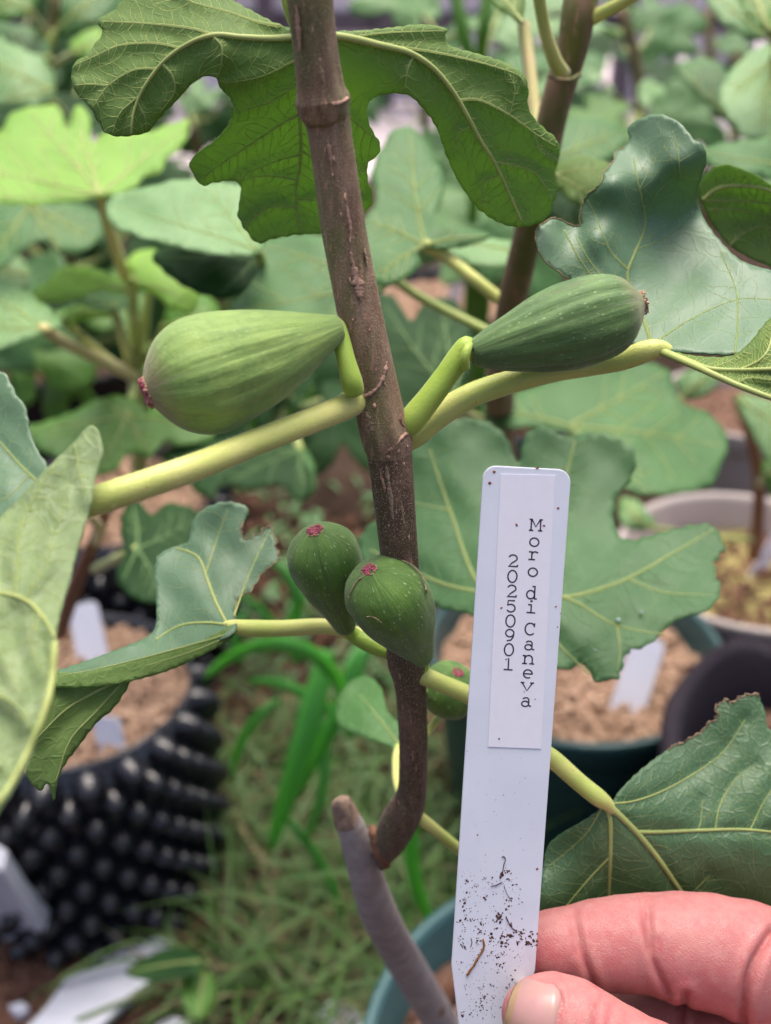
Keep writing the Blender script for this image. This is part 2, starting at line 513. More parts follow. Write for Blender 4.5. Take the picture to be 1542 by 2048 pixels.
def leaf_px(name, parent, outline, ctrl, mats, veins=(), step=9.0, cren=(2.0, 26.0), puff=0.0, puff_w=16.0, thick=0.00035,
            wob=0.0, vein_mat='vein', veinlets=None, ragged=None, rag_mat=None, closed_step=None):
    """A leaf blade with thickness from its outline (pixels) and depths; veins and veinlets as sub-parts."""
    SEED[0] += 1
    sd = SEED[0]
    o = cr(outline, closed=True, step=closed_step or step * 0.7)
    if cren[0]:
        o = crenate(o, cren[0], cren[1], sd)
    if ragged:
        r = np.random.default_rng(sd + 5)
        for (cx, cy, rad, amp) in ragged:
            w = np.exp(-(((o - np.array([cx, cy])) ** 2).sum(1)) / rad ** 2)
            o = o + r.normal(size=o.shape) * (amp * w)[:, None]
    f0 = tps(ctrl)
    vs = []
    for v in veins:
        q = cr(v[0], step=4.0) if len(v[0]) > 2 else np.linspace(v[0][0], v[0][1], 24)
        vs.append((q, v[1], v[2], v[3] if len(v) > 3 else vein_mat))
    vp = np.vstack([q for q, *_ in vs]) if vs else None
    ph = np.random.default_rng(sd).uniform(0, 6.28, 6)
    def depth(p):
        d = f0(p[:, 0], p[:, 1])
        if wob:
            d = d + wob * (np.sin(p[:, 0] / 37 + ph[0] + 0.6 * np.sin(p[:, 1] / 51 + ph[1])) * np.sin(p[:, 1] / 41 + ph[2])
                           + 0.4 * np.sin(p[:, 0] / 17 + ph[3]) * np.sin(p[:, 1] / 15 + ph[4]))
        if puff and vp is not None:
            d = d + puff * (1 - np.exp(-(mind(p, vp) / puff_w) ** 2))
        return d
    V2, F2 = fill(o, step)
    d = depth(V2)
    P = W(V2[:, 0], V2[:, 1], d)
    a, b, c = P[F2[0][0]], P[F2[0][1]], P[F2[0][2]]
    if np.dot(np.cross(b - a, c - a), FW) > 0:
        F2 = [f[::-1] for f in F2]
    uv = np.stack([(V2[:, 0] - 771) * d / FPX * 100, -(V2[:, 1] - 1024) * d / FPX * 100], 1)
    leaf = mk(name, P, F2, None, parent, True, uv, mats=[M[mats[0]], M[mats[1]]])
    so = leaf.modifiers.new('thickness', 'SOLIDIFY')
    so.thickness = thick; so.offset = -1.0; so.material_offset = 1; so.material_offset_rim = 0
    for q, r0, r1, vm in vs:
        dd = depth(q)
        rr = np.linspace(r0, r1, len(q)) * dd / FPX
        PP = W(q[:, 0], q[:, 1], dd - 0.25 * rr)
        tube('vein', PP, rr, M[vm], leaf, 7, flat=0.7)
    if veinlets:
        mg = Merge()
        r = np.random.default_rng(sd + 9)
        gap, rad, mx = veinlets[:3]
        samples = vp.copy()
        for q, r0, r1, vm in vs:
            L = len(q)
            every = max(2, int(gap / 4.0))
            for i in range(every, L - 1, every):
                t = q[min(i + 1, L - 1)] - q[i - 1]
                t = t / (np.linalg.norm(t) + 1e-9)
                for sgn in (-1, 1):
                    nrm = np.array([-t[1], t[0]]) * sgn
                    dr = nrm * 0.85 + t * 0.5
                    dr /= np.linalg.norm(dr)
                    p = q[i] + r.normal(size=2)
                    pts = [p.copy()]
                    bend = r.normal() * 0.02
                    for s in range(int(mx / 4)):
                        ca, sa = math.cos(bend), math.sin(bend)
                        dr = np.array([ca * dr[0] - sa * dr[1], sa * dr[0] + ca * dr[1]])
                        bend = 0.85 * bend + r.normal() * 0.05
                        p = p + dr * 4.0
                        pts.append(p.copy())
                        if s > 4:
                            dm = ((samples - p) ** 2).sum(1).min()
                            if dm < 20: break
                    pts = np.array(pts)
                    ok = inside(o, pts)
                    if not ok.all(): pts = pts[:max(0, int(np.argmin(ok)))]
                    if len(pts) < 4: continue
                    samples = np.vstack([samples, pts[2:]])
                    dd = depth(pts)
                    rr = np.linspace(rad, rad * 0.5, len(pts)) * dd / FPX
                    mg.add(*tube_data(W(pts[:, 0], pts[:, 1], dd - 0.2 * rr), rr, 4, False))
        if mg.n:
            vl = mg.build('veinlets', M[veinlets[3] if len(veinlets) > 3 else 'veinlet'], leaf)
            tag(vl, kind='stuff')
    if rag_mat:
        (x0, y0, x1, y1), wdt = rag_mat
        sel = (o[:, 0] > x0) & (o[:, 0] < x1) & (o[:, 1] > y0) & (o[:, 1] < y1)
        idx = np.where(sel)[0]
        runs = np.split(idx, np.where(np.diff(idx) > 1)[0] + 1)
        for run in runs:
            if len(run) < 4: continue
            q = o[run]
            dd = depth(q) - 0.0001
            rr = wdt * dd / FPX * np.random.default_rng(sd).uniform(0.4, 1.2, len(q))
            tube('scorched_edge', W(q[:, 0], q[:, 1], dd), rr, M['edge_brown'], leaf, 5)
    return leaf


def hairs(name, pts, nrm, length, width, mat, parent):
    """Short hairs standing on a surface, as slender triangles."""
    n = len(pts)
    ln = length * rng.uniform(0.5, 1.2, n)[:, None]
    side = np.cross(nrm, rng.normal(size=(n, 3)))
    side /= np.linalg.norm(side, axis=1)[:, None] + 1e-9
    dirn = nrm + 0.35 * rng.normal(size=(n, 3))
    dirn /= np.linalg.norm(dirn, axis=1)[:, None]
    V = np.stack([pts - side * width / 2, pts + side * width / 2, pts + dirn * ln], 1).reshape(-1, 3)
    Fs = np.arange(3 * n).reshape(n, 3)
    o = mk(name, V, Fs, mat, parent, False)
    return tag(o, kind='stuff')


def fuzz_px(ctrl, n, length, width, mat, parent, name='fuzz'):
    c = cr(ctrl, n=200)
    i = rng.integers(1, 198, n)
    P = W(c[:, 0], c[:, 1], c[:, 3])
    T = np.gradient(P, axis=0); T /= np.linalg.norm(T, axis=1)[:, None]
    N = -FW - (T @ -FW)[:, None] * T
    N /= np.linalg.norm(N, axis=1)[:, None]
    B = np.cross(T, N)
    a = rng.uniform(-2.0, 2.0, n)
    nr = np.cos(a)[:, None] * N[i] + np.sin(a)[:, None] * B[i]
    fr = rng.uniform(0, 1, n)[:, None]
    base = P[i] * (1 - fr) + P[i + 1] * fr
    r = (c[:, 2] * c[:, 3] / FPX)[i][:, None]
    return hairs(name, base + nr * r * 0.985, nr, length, width, mat, parent)


# ------------------------------------------------------------------ ground and far setting
GZ = 0.0


def ground_sheet():
    xs = np.concatenate([np.linspace(-12, -1.4, 12), np.linspace(-1.2, 1.2, 130), np.linspace(1.4, 12, 12)])
    ys = np.concatenate([np.linspace(-4, 0.05, 8), np.linspace(0.12, 2.2, 130), np.linspace(2.3, 14, 14)])
    X, Y = np.meshgrid(xs, ys)
    r = np.random.default_rng(3)
    Z = np.zeros_like(X)
    for k in range(26):
        wl = r.uniform(0.04, 0.6); an = r.uniform(0, 6.28)
        Z += 0.012 * wl * np.sin((X * math.cos(an) + Y * math.sin(an)) / wl * 6.28 + r.uniform(0, 6.28))
    Z -= 0.012
    V = np.stack([X.ravel(), Y.ravel(), Z.ravel()], 1)
    nx = len(xs)
    Fs = [(j * nx + i, j * nx + i + 1, (j + 1) * nx + i + 1, (j + 1) * nx + i) for j in range(len(ys) - 1) for i in range(nx - 1)]
    k = NT('brown soil')
    co = k.tc.outputs['Object']
    a = k.noise(co, 9, 6, 0.65); b = k.noise(co, 120, 4, 0.7)
    col = k.mix(k.ramp(a, [(0.35, 0.0), (0.65, 1.0)]), (0.030, 0.018, 0.012), (0.070, 0.043, 0.030))
    col = k.mix(k.ramp(b, [(0.55, 0.0), (0.7, 0.8)]), col, (0.14, 0.085, 0.06))
    m = k.fin(col, 0.95, k.bump(k.math('ADD', a, b), 0.8, 0.012), 0.2)
    g = mk('ground', V, Fs, m)
    return tag(g, kind='structure')


ground_sheet()

# pale paving far behind and the pale boarded fence at its end
pk = NT('pale paving')
pco = pk.tc.outputs['Object']
pm = pk.fin(pk.mix(pk.noise(pco, 5, 5), (0.60, 0.52, 0.53), (0.48, 0.41, 0.41)), 0.9, pk.bump(pk.noise(pco, 60, 4), 0.4, 0.004), 0.2)
pv = [(-8, 3.3, 0.02), (8, 3.3, 0.02), (8, 9, 0.02), (-8, 9, 0.02), (-8, 3.3, -0.06), (8, 3.3, -0.06)]
tag(mk('paving', pv, [(0, 1, 2, 3), (4, 5, 1, 0)], pm, smooth=False), kind='structure')

M['board'] = plain('pale painted board', (0.76, 0.70, 0.74), (0.66, 0.60, 0.65), 8, 0.7, 0.3, 0.2, 0.002, stretch=(1, 1, 0.15))
M['post'] = plain('dark steel post', (0.09, 0.07, 0.085), (0.13, 0.105, 0.12), 20, 0.6, 0.4)


def box(x0, x1, y0, y1, z0, z1):
    V = [(x0, y0, z0), (x1, y0, z0), (x1, y1, z0), (x0, y1, z0), (x0, y0, z1), (x1, y0, z1), (x1, y1, z1), (x0, y1, z1)]
    return V, [(3, 2, 1, 0), (4, 5, 6, 7), (0, 1, 5, 4), (1, 2, 6, 5), (2, 3, 7, 6), (3, 0, 4, 7)]


fence = empty('garden_fence', (0, 4.6, 0), 'pale lilac boarded fence with dark posts far behind all the plants', 'fence')
for i in range(-13, 14):
    bx0 = i * 0.30
    mk('board', *box(bx0 + 0.012, bx0 + 0.285, 4.60, 4.625, 0.03, 1.9), M['board'], fence, False)
for i in range(-8, 9):
    mk('post', *box(i * 0.47 - 0.03, i * 0.47 + 0.03, 4.52, 4.58, 0.021, 2.0), M['post'], fence, False)
mk('rail', *box(-4.2, 4.2, 4.582, 4.598, 1.55, 1.62), M['post'], fence, False)
mk('rail', *box(-4.2, 4.2, 4.582, 4.598, 0.30, 0.37), M['post'], fence, False)


# ------------------------------------------------------------------ pots
M['pot_green'] = plain('dark green plastic', (0.020, 0.060, 0.062), (0.028, 0.075, 0.075), 30, 0.42, 0.5)
M['pot_teal'] = plain('teal plastic', (0.035, 0.10, 0.105), (0.05, 0.125, 0.125), 30, 0.42, 0.5)
M['pot_white'] = plain('off white plastic', (0.48, 0.41, 0.38), (0.40, 0.34, 0.31), 12, 0.5, 0.5)
M['pot_black'] = plain('black plastic', (0.012, 0.012, 0.016), (0.02, 0.02, 0.026), 40, 0.2, 0.6)
M['soil_tan'] = plain('tan clay granules', (0.40, 0.265, 0.185), (0.28, 0.18, 0.12), 90, 0.95, 0.15, 0.8, 0.003)
M['soil_brown'] = plain('brown potting soil', (0.13, 0.075, 0.055), (0.22, 0.13, 0.09), 90, 0.95, 0.15, 0.8, 0.003)
M['soil_moss'] = plain('mossy soil', (0.23, 0.17, 0.08), (0.30, 0.27, 0.10), 60, 0.95, 0.15, 0.8, 0.004)
M['gran_tan'] = plain('clay granule', (0.50, 0.34, 0.24), (0.30, 0.19, 0.125), 25, 0.9, 0.2)
M['gran_brown'] = plain('soil crumb', (0.115, 0.06, 0.042), (0.22, 0.11, 0.07), 25, 0.9, 0.2)
M['cloth_dark'] = plain('dark felt', (0.026, 0.021, 0.027), (0.04, 0.033, 0.042), 200, 0.95, 0.1, 0.5, 0.001)
M['plastic_white'] = plain('white plastic tag', (0.72, 0.73, 0.82), (0.66, 0.67, 0.78), 60, 0.45, 0.4)


def lathe(name, prof, centre, mat, parent=None, sides=56, wav=0.0):
    p = np.asarray(prof, float)
    a = np.arange(sides) / sides * 2 * math.pi
    V = np.zeros((len(p), sides, 3))
    V[..., 0] = centre[0] + p[:, 0][:, None] * np.cos(a)
    V[..., 1] = centre[1] + p[:, 0][:, None] * np.sin(a)
    V[..., 2] = p[:, 1][:, None] + wav * np.sin(a * 3 + 1)[None] + wav * 0.6 * np.sin(a * 7)[None]
    n = len(p)
    Fs = [(i * sides + j, i * sides + (j + 1) % sides, (i + 1) * sides + (j + 1) % sides, (i + 1) * sides + j) for i in range(n - 1) for j in range(sides)]
    return mk(name, V.reshape(-1, 3), Fs, mat, parent)


ICO = None


def ico():
    global ICO
    if ICO is None:
        bm = bmesh.new()
        bmesh.ops.create_icosphere(bm, subdivisions=1, radius=1.0)
        bm.verts.ensure_lookup_table()
        ICO = (np.array([v.co[:] for v in bm.verts]), [tuple(v.index for v in f.verts) for f in bm.faces])
        bm.free()
    return ICO


def granules(name, n, sampler, size, mat, parent=None, seed=1):
    r = np.random.default_rng(seed)
    V0, F0 = ico()
    mg = Merge()
    for i in range(n):
        p = sampler(r)
        s = size * r.uniform(0.5, 1.4)
        q, _ = np.linalg.qr(r.normal(size=(3, 3)))
        V = (V0 * (1 + 0.22 * r.normal(size=(len(V0), 1)))) * np.array([1, 0.85, 0.7]) * s
        mg.add(V @ q.T + p, F0)
    o = mg.build(name, mat, parent, False)
    return tag(o, kind='stuff')


def soil_disc(name, c, rad, z, mat, parent, seed):
    r = np.random.default_rng(seed)
    rings, sides = 14, 48
    V = [(c[0], c[1], z)]
    for i in range(1, rings + 1):
        for j in range(sides):
            a = j / sides * 6.283
            rr = rad * i / rings
            V.append((c[0] + rr * math.cos(a), c[1] + rr * math.sin(a), z + 0.003 * r.normal()))
    Fs = [(0, 1 + j, 1 + (j + 1) % sides) for j in range(sides)]
    for i in range(rings - 1):
        for j in range(sides):
            a = 1 + i * sides + j; b = 1 + i * sides + (j + 1) % sides
            Fs.append((a, a + sides, b + sides, b))
    return mk(name, V, Fs, mat, parent)


def disc_sampler(c, rad, z):
    def s(r):
        a = r.uniform(0, 6.283); q = rad * math.sqrt(r.uniform(0, 1))
        return np.array([c[0] + q * math.cos(a), c[1] + q * math.sin(a), z + r.uniform(-0.001, 0.003)])
    return s


def round_pot(label, cpx, rim_z, rad, mat, soil, gran, n_gran, seed, soil_drop=0.03, taper=0.74):
    c = G(cpx[0], cpx[1], rim_z)
    e = empty('plant_pot', (c[0], c[1], 0), label, 'pot', None)
    H = rim_z
    prof = [(0.001, 0.006), (rad * taper, 0.004), (rad * taper + 0.004, 0.012), (rad * 0.93, H - 0.034), (rad * 0.935, H - 0.030)]
    lathe('pot_body', prof, c, mat, e)
    rim = [(rad * 0.93, H - 0.032), (rad * 0.985, H - 0.028), (rad, H - 0.004), (rad * 0.995, H), (rad * 0.955, H), (rad * 0.945, H - 0.006), (rad * 0.925, H - 0.012), (rad * 0.915, H - 0.026),
           (rad * 0.90, H - 0.03), (rad * 0.895, H - 0.05), (rad * 0.86, H - 0.09)]
    lathe('rim', rim, c, mat, e)
    z = H - soil_drop
    soil_disc('soil', c, rad * 0.90, z, soil, e, seed)
    granules('soil_granules', n_gran, disc_sampler(c, rad * 0.87, z + 0.002), 0.0042, gran, e, seed)
    return e, c, z


def plant_tag(label, foot, top_dir, length, width, rz=0.0, group='white plant tags stuck in pots'):
    """A white plastic tag standing in soil: slab with a cut-off top and a pointed foot."""
    foot = np.asarray(foot, float)
    v = np.asarray(top_dir, float); v /= np.linalg.norm(v)
    u = np.array([math.cos(rz), math.sin(rz), 0.0]); u -= v * u.dot(v); u /= np.linalg.norm(u)
    n = np.cross(u, v)
    h = width / 2
    out = [(-0.15 * h, -0.035), (0.15 * h, -0.035), (h, -0.012), (h, length - 0.3 * h), (0.7 * h, length), (-0.7 * h, length), (-h, length - 0.3 * h), (-h, -0.012)]
    V = [foot + u * a + v * b + n * 0.0006 for a, b in out] + [foot + u * a + v * b - n * 0.0006 for a, b in out]
    k = len(out)
    Fs = [tuple(range(k)), tuple(range(2 * k - 1, k - 1, -1))] + [(i, k + i, k + (i + 1) % k, (i + 1) % k) for i in range(k)]
    o = mk('plant_tag', V, Fs, M['plastic_white'], None, False)
    return tag(o, label, 'plant tag', group)


# green pot behind the big tag
gp, gc, gz = round_pot('dark green plastic pot of tan granules right behind the held tag', (1150, 1290), 0.195, 0.128, M['pot_green'], M['soil_tan'], M['gran_tan'], 1500, 11, 0.028)
f = G(1252, 1425, gz)
plant_tag('white plant tag leaning in the dark green pot', f, (0.020, 0.034, 0.045), 0.066, 0.029, 0.15)
# white pot at the right edge
wp, wc, wz = round_pot('off-white plastic pot of mossy soil at the right edge', (1500, 1110), 0.185, 0.130, M['pot_white'], M['soil_moss'], M['gran_brown'], 700, 12, 0.040)
f = G(1512, 1150, wz)
plant_tag('white plant tag leaning in the off-white pot', f, (0.025, 0.01, 0.06), 0.075, 0.018, 0.3)
# teal pot of the main plant, at the lower edge
tp, tcn, tz = round_pot('teal plastic pot at the lower edge around the trunk base', (1232, 2140), 0.235, 0.132, M['pot_teal'], M['soil_brown'], M['gran_brown'], 500, 13, 0.035)
# dark teal pot glimpsed behind the right petiole
dp, dc, dz = round_pot('dark teal pot glimpsed below the right petiole', (1010, 800), 0.185, 0.12, M['pot_green'], M['soil_brown'], M['gran_brown'], 150, 14, 0.03)
# tan soil pot behind the stem
bp, bc, bz = round_pot('dark pot of tan soil seen between leaves behind the stem', (870, 590), 0.19, 0.15, M['pot_black'], M['soil_tan'], M['gran_tan'], 300, 15, 0.02)
f = G(905, 610, bz)
plant_tag('small white plant tag in the far pot of tan soil', f, (0.01, 0.0, 0.06), 0.09, 0.022, 0.1)
lp, lc, lz = round_pot('black plastic pot behind the bright young leaves', (120, 690), 0.19, 0.15, M['pot_black'], M['soil_brown'], M['gran_brown'], 200, 16, 0.03)
rp, rc, rz_ = round_pot('pinkish pot far behind the off-white pot', (1500, 800), 0.17, 0.12, M['pot_white'], M['soil_brown'], M['gran_brown'], 100, 17, 0.03)


# black air-pruning pots with rows of knobs
def knob_mesh(r, h):
    prof = [(r, -0.002), (r * 0.88, h * 0.32), (r * 0.58, h * 0.72), (r * 0.33, h * 0.95), (r * 0.12, h * 1.0)]
    s = 10
    V = []; Fs = []
    for q, z in prof:
        for j in range(s):
            a = j / s * 6.283
            V.append((q * math.cos(a), q * math.sin(a), z))
    for i in range(len(prof) - 1):
        for j in range(s):
            Fs.append((i * s + j, i * s + (j + 1) % s, (i + 1) * s + (j + 1) % s, (i + 1) * s + j))
    Fs.append(tuple((len(prof) - 1) * s + j for j in range(s)))
    me = bpy.data.meshes.new('knob')
    me.from_pydata(V, [], Fs)
    me.materials.append(M['pot_black'])
    me.polygons.foreach_set('use_smooth', np.ones(len(me.polygons), bool))
    return me


KNOB = knob_mesh(0.0124, 0.0195)


def air_pot(label, cpx, rim_z, rad, rows, around, seed, n_gran, tilt=0.0):
    c = G(cpx[0], cpx[1], rim_z)
    e = empty('air_pruning_pot', (c[0], c[1], 0), label, 'pot', 'black knobbly air-pruning pots')
    lathe('pot_wall', [(0.001, 0.012), (rad, 0.010), (rad, rim_z), (rad - 0.003, rim_z + 0.001), (rad - 0.006, rim_z - 0.03)], c, M['pot_black'], e)
    soil_disc('soil', c, rad - 0.004, rim_z - 0.012, M['soil_tan'], e, seed)
    granules('soil_granules', n_gran, disc_sampler(c, rad - 0.01, rim_z - 0.009), 0.0040, M['gran_tan'], e, seed)
    for i in range(rows):
        z = rim_z - 0.016 - i * (rim_z - 0.03) / (rows - 1)
        for j in range(around):
            a = (j + 0.5 * (i % 2)) / around * 2 * math.pi
            if math.sin(a) > 0.55: continue          # the far side stays hidden behind the pot itself
            o = bpy.data.objects.new('knob', KNOB)
            COL.objects.link(o)
            o.parent = e
            rot = Vector((math.cos(a), math.sin(a), 0.12)).to_track_quat('Z', 'Y').to_matrix().to_4x4()
            o.matrix_local = Matrix.Translation((rad * math.cos(a), rad * math.sin(a), z)) @ rot
    return e, c


a1, ac = air_pot('black knobbly air-pruning pot of tan granules at lower left', (135, 1370), 0.205, 0.100, 10, 21, 21, 900)
f = G(190, 1335, 0.193)
plant_tag('white plant tag at the back of the lower left black pot', f, (-0.012, 0.03, 0.045), 0.055, 0.026, -0.1)
f = G(222, 1500, 0.197)
plant_tag('white plant tag at the front rim of the lower left black pot', f, (-0.006, 0.02, 0.05), 0.026, 0.024, -0.35)
a2, ac2 = air_pot('black knobbly air-pruning pot behind the left leaf, farther back', (215, 985), 0.20, 0.115, 9, 24, 22, 300)

# dark felt grow bag, right
gb_c = G(1712, 1550, 0.225)
gb = empty('grow_bag', (gb_c[0], gb_c[1], 0), 'dark purple grey felt grow bag of brown soil beside the green pot', 'grow bag')
lathe('bag_wall', [(0.001, 0.01), (0.115, 0.008), (0.128, 0.08), (0.131, 0.20), (0.134, 0.236), (0.128, 0.243), (0.120, 0.236), (0.117, 0.19), (0.115, 0.15)], gb_c, M['cloth_dark'], gb, wav=0.010)
soil_disc('soil', gb_c, 0.118, 0.185, M['soil_brown'], gb, 31)
granules('soil_granules', 500, disc_sampler(gb_c, 0.112, 0.188), 0.005, M['gran_brown'], gb, 31)


# ------------------------------------------------------------------ ground litter
def ground_sampler(x0, x1, y0, y1, z=0.0):
    def s(r):
        p = G(r.uniform(x0, x1), r.uniform(y0, y1), 0.0)
        p[2] = z + r.uniform(-0.004, 0.004)
        return p
    return s


granules('gravel', 2600, ground_sampler(-80, 460, 1800, 2120), 0.0055, M['gran_brown'], None, 41)
bpy.data.objects['gravel']['label'] = 'reddish brown clay gravel on the ground at lower left'
granules('soil_crumbs', 1500, ground_sampler(380, 960, 820, 1500), 0.006, M['gran_brown'], None, 42)
bpy.data.objects['soil_crumbs']['label'] = 'brown soil crumbs on the bare ground between pots'

M['foam'] = plain('white foam sheet', (0.62, 0.63, 0.70), (0.50, 0.51, 0.58), 25, 0.7, 0.3, 0.4, 0.002)


def slab(name, label, px, z, thick, lift=(0, 0), mat='foam'):
    pts = [G(x, y, z) for x, y in px]
    cen = np.mean(pts, 0)
    up = []
    for p in pts:
        q = p.copy(); q[2] = z + (p[0] - cen[0]) * lift[0] + (p[1] - cen[1]) * lift[1]; up.append(q)
    k = len(up)
    V = up + [q - np.array([0, 0, thick]) for q in up]
    Fs = [tuple(range(k)), tuple(range(2 * k - 1, k - 1, -1))] + [(i, k + i, k + (i + 1) % k, (i + 1) % k) for i in range(k)]
    a = np.cross(V[1] - V[0], V[2] - V[1])
    if a[2] < 0: Fs = [f[::-1] for f in Fs]
    o = mk(name, V, Fs, M[mat], None, False)
    bv = o.modifiers.new('soft edge', 'BEVEL'); bv.width = 0.0015; bv.segments = 2
    return tag(o, label, 'foam piece', 'broken white foam pieces')


fb = [W(-70, 1690, .73), W(5, 1742, .74), W(42, 1800, .77), W(92, 1858, .81), G(60, 1880, .004), G(-70, 1895, .004)]
fbv = fb + [q + np.array([0.0, 0.014, 0.004]) for q in fb]
fbf = [(0, 1, 2, 3, 4, 5), (11, 10, 9, 8, 7, 6)] + [(i, 6 + i, 6 + (i + 1) % 6, (i + 1) % 6) for i in range(6)]
if np.dot(np.cross(fb[1] - fb[0], fb[2] - fb[1]), FW) > 0: fbf = [q[::-1] for q in fbf]
tag(mk('foam_piece', fbv, fbf, M['foam'], None, False), 'large pale foam piece leaning at the left edge against the black pot', 'foam piece', 'broken white foam pieces')
slab('foam_piece', 'long torn white foam strip lying on the gravel at lower left', [(30, 2075), (90, 2010), (130, 1950), (200, 1915), (270, 1880), (330, 1865), (350, 1885), (310, 1935), (300, 1965), (250, 2010), (200, 2060), (150, 2110)], 0.022, 0.008, (0.08, -0.1))
slab('foam_piece', 'white foam chunk at the bottom edge left of the grey trunk', [(625, 2030), (660, 2000), (690, 1995), (725, 2030), (735, 2075), (640, 2080)], 0.025, 0.018)
slab('foam_piece', 'small white foam crumb at the lower left corner', [(15, 2010), (45, 2000), (60, 2015), (35, 2030)], 0.016, 0.01)
slab('foam_piece', 'flat white foam scrap at the bottom beside the long strip', [(310, 2050), (345, 2030), (375, 2040), (370, 2080), (320, 2085)], 0.018, 0.01)

M['grass'] = plain('grass', (0.045, 0.125, 0.026), (0.10, 0.165, 0.045), 30, 0.5, 0.4, trans=0.25, transcol=(0.2, 0.4, 0.05))
M['straw'] = plain('dry grass', (0.20, 0.18, 0.085), (0.10, 0.085, 0.04), 30, 0.7, 0.3)
M['blade'] = plain('broad grass blade', (0.055, 0.25, 0.045), (0.08, 0.30, 0.06), 25, 0.4, 0.5, trans=0.5, transcol=(0.40, 0.92, 0.2), stretch=(3, 1, 1))
M['weed'] = plain('weed leaf', (0.055, 0.17, 0.045), (0.085, 0.22, 0.06), 25, 0.45, 0.5, trans=0.25, transcol=(0.15, 0.45, 0.05))


def ribbon(P, wd, side):
    P = np.asarray(P); wd = np.asarray(wd)
    L = P - side * wd[:, None]; R = P + side * wd[:, None]
    mid = P - np.array([0, 0, 1]) * wd[:, None] * 0.35
    n = len(P)
    V = np.stack([L, mid, R], 1).reshape(-1, 3)
    Fs = []
    for i in range(n - 1):
        a = i * 3
        Fs += [(a, a + 1, a + 4, a + 3), (a + 1, a + 2, a + 5, a + 4)]
    return V, Fs


def tangle(name, label, n, area, mat, length, width, seed, upright=0.5):
    r = np.random.default_rng(seed)
    mg = Merge()
    for i in range(n):
        if i % 7 == 0: cl_ = (r.uniform(area[0], area[1]), r.uniform(area[2], area[3]))
        p = G(cl_[0] + r.normal() * 45, cl_[1] + r.normal() * 45, 0.0)
        L = length * r.uniform(0.4, 1.3)
        an = r.uniform(0, 6.283); el = r.uniform(0.05, 1.2) * upright
        d = np.array([math.cos(an) * math.cos(el), math.sin(an) * math.cos(el), math.sin(el)])
        pts = []
        q = p + np.array([0, 0, r.uniform(0.0, 0.03)])
        for s in range(7):
            pts.append(q.copy())
            q = q + d * L / 6
            d = d + np.array([0.16 * r.normal(), 0.16 * r.normal(), -0.10 - 0.18 * upright])
            d /= np.linalg.norm(d)
            if q[2] < 0.004: q[2] = 0.004 + r.uniform(0, 0.02)
        side = np.array([-math.sin(an), math.cos(an), 0])
        w = width * r.uniform(0.6, 1.4) * np.array([0.6, 1, 1, 1, 0.85, 0.6, 0.1])
        mg.add(*ribbon(pts, w, side))
    return tag(mg.build(name, mat), label, None, None, 'stuff')


tangle('grass', 'tangled green grass on the ground around the grey trunk', 620, (400, 980, 1470, 2150), M['grass'], 0.17, 0.0013, 51, 0.8)
tangle('dry_grass', 'dry straw lying among the grass', 210, (380, 980, 1520, 2120), M['straw'], 0.17, 0.0010, 52, 0.5)
tangle('weeds', 'small green weeds sprouting from the bare soil', 260, (440, 960, 860, 1420), M['weed'], 0.05, 0.0035, 53, 0.9)


def blade(label, ctrl, wpx, name='grass_blade'):
    """A broad arching blade; ctrl rows x, y, depth."""
    c = cr(ctrl, n=22)
    P = W(c[:, 0], c[:, 1], c[:, 2])
    T = np.gradient(P, axis=0); T /= np.linalg.norm(T, axis=1)[:, None]
    side = np.cross(T, -FW + 0.25 * RX); side /= np.linalg.norm(side, axis=1)[:, None]
    t = np.linspace(0, 1, 22)
    w = wpx * c[:, 2] / FPX * np.minimum(1, 0.55 + t * 2) * np.sqrt(np.clip(1 - t ** 3, 0, 1)) + 0.0002
    V = np.stack([P - side * w[:, None], P + FW * 0.25 * w[:, None], P + side * w[:, None]], 1).reshape(-1, 3)
    Fs = []
    for i in range(21):
        a = i * 3
        Fs += [(a, a + 1, a + 4, a + 3), (a + 1, a + 2, a + 5, a + 4)]
    o = mk(name, V, Fs, M['blade'])
    s = o.modifiers.new('thickness', 'SOLIDIFY'); s.thickness = 0.0004
    return tag(o, label, 'grass blade', 'broad green grass blades')


BL = [('broad green blade hanging straight down left of the stem', [(655, 1300, .80), (632, 1390, .79), (602, 1500, .79), (572, 1600, .80), (540, 1705, .82)], 25),
      ('broad green blade arching over in front of the black pot', [(690, 1400, .80), (665, 1345, .77), (610, 1300, .75), (540, 1288, .75), (465, 1312, .77), (405, 1358, .80)], 15),
      ('green blade just left of the stem, crossing the hanging one', [(735, 1290, .83), (700, 1370, .82), (655, 1470, .82), (605, 1560, .84), (556, 1640, .86)], 18),
      ('short green blade behind the arching one', [(690, 1440, .84), (620, 1395, .83), (560, 1368, .83), (490, 1362, .85)], 12),
      ('narrow green blade below the fork of the stem', [(835, 1600, .72), (822, 1690, .73), (838, 1790, .75), (885, 1890, .78)], 15),
      ('green blade rising behind the two lower figs', [(560, 1290, .95), (596, 1210, .93), (570, 1140, .93), (500, 1095, .95)], 12),
      ('thin green blade leaning left above the black pot rim', [(600, 1330, .9), (540, 1240, .88), (480, 1190, .88), (420, 1170, .9)], 9),
      ('upright green blade close to the lower stem', [(700, 1480, .84), (690, 1400, .82), (700, 1330, .82), (730, 1270, .84)], 13),
      ('thin green blade dropping to the left of the pruned stub', [(640, 1440, .84), (650, 1520, .83), (640, 1600, .83), (610, 1690, .84)], 11),
      ('drooping green blade between black pot and stem', [(560, 1400, .86), (520, 1430, .85), (480, 1490, .86), (462, 1560, .88)], 10),
      ('short green blade by the black pot, pointing up', [(480, 1330, .92), (470, 1270, .91), (490, 1220, .92)], 10),
      ('green blade lying towards the grey trunk', [(560, 1620, .84), (610, 1680, .84), (660, 1760, .85), (690, 1850, .86)], 9)]
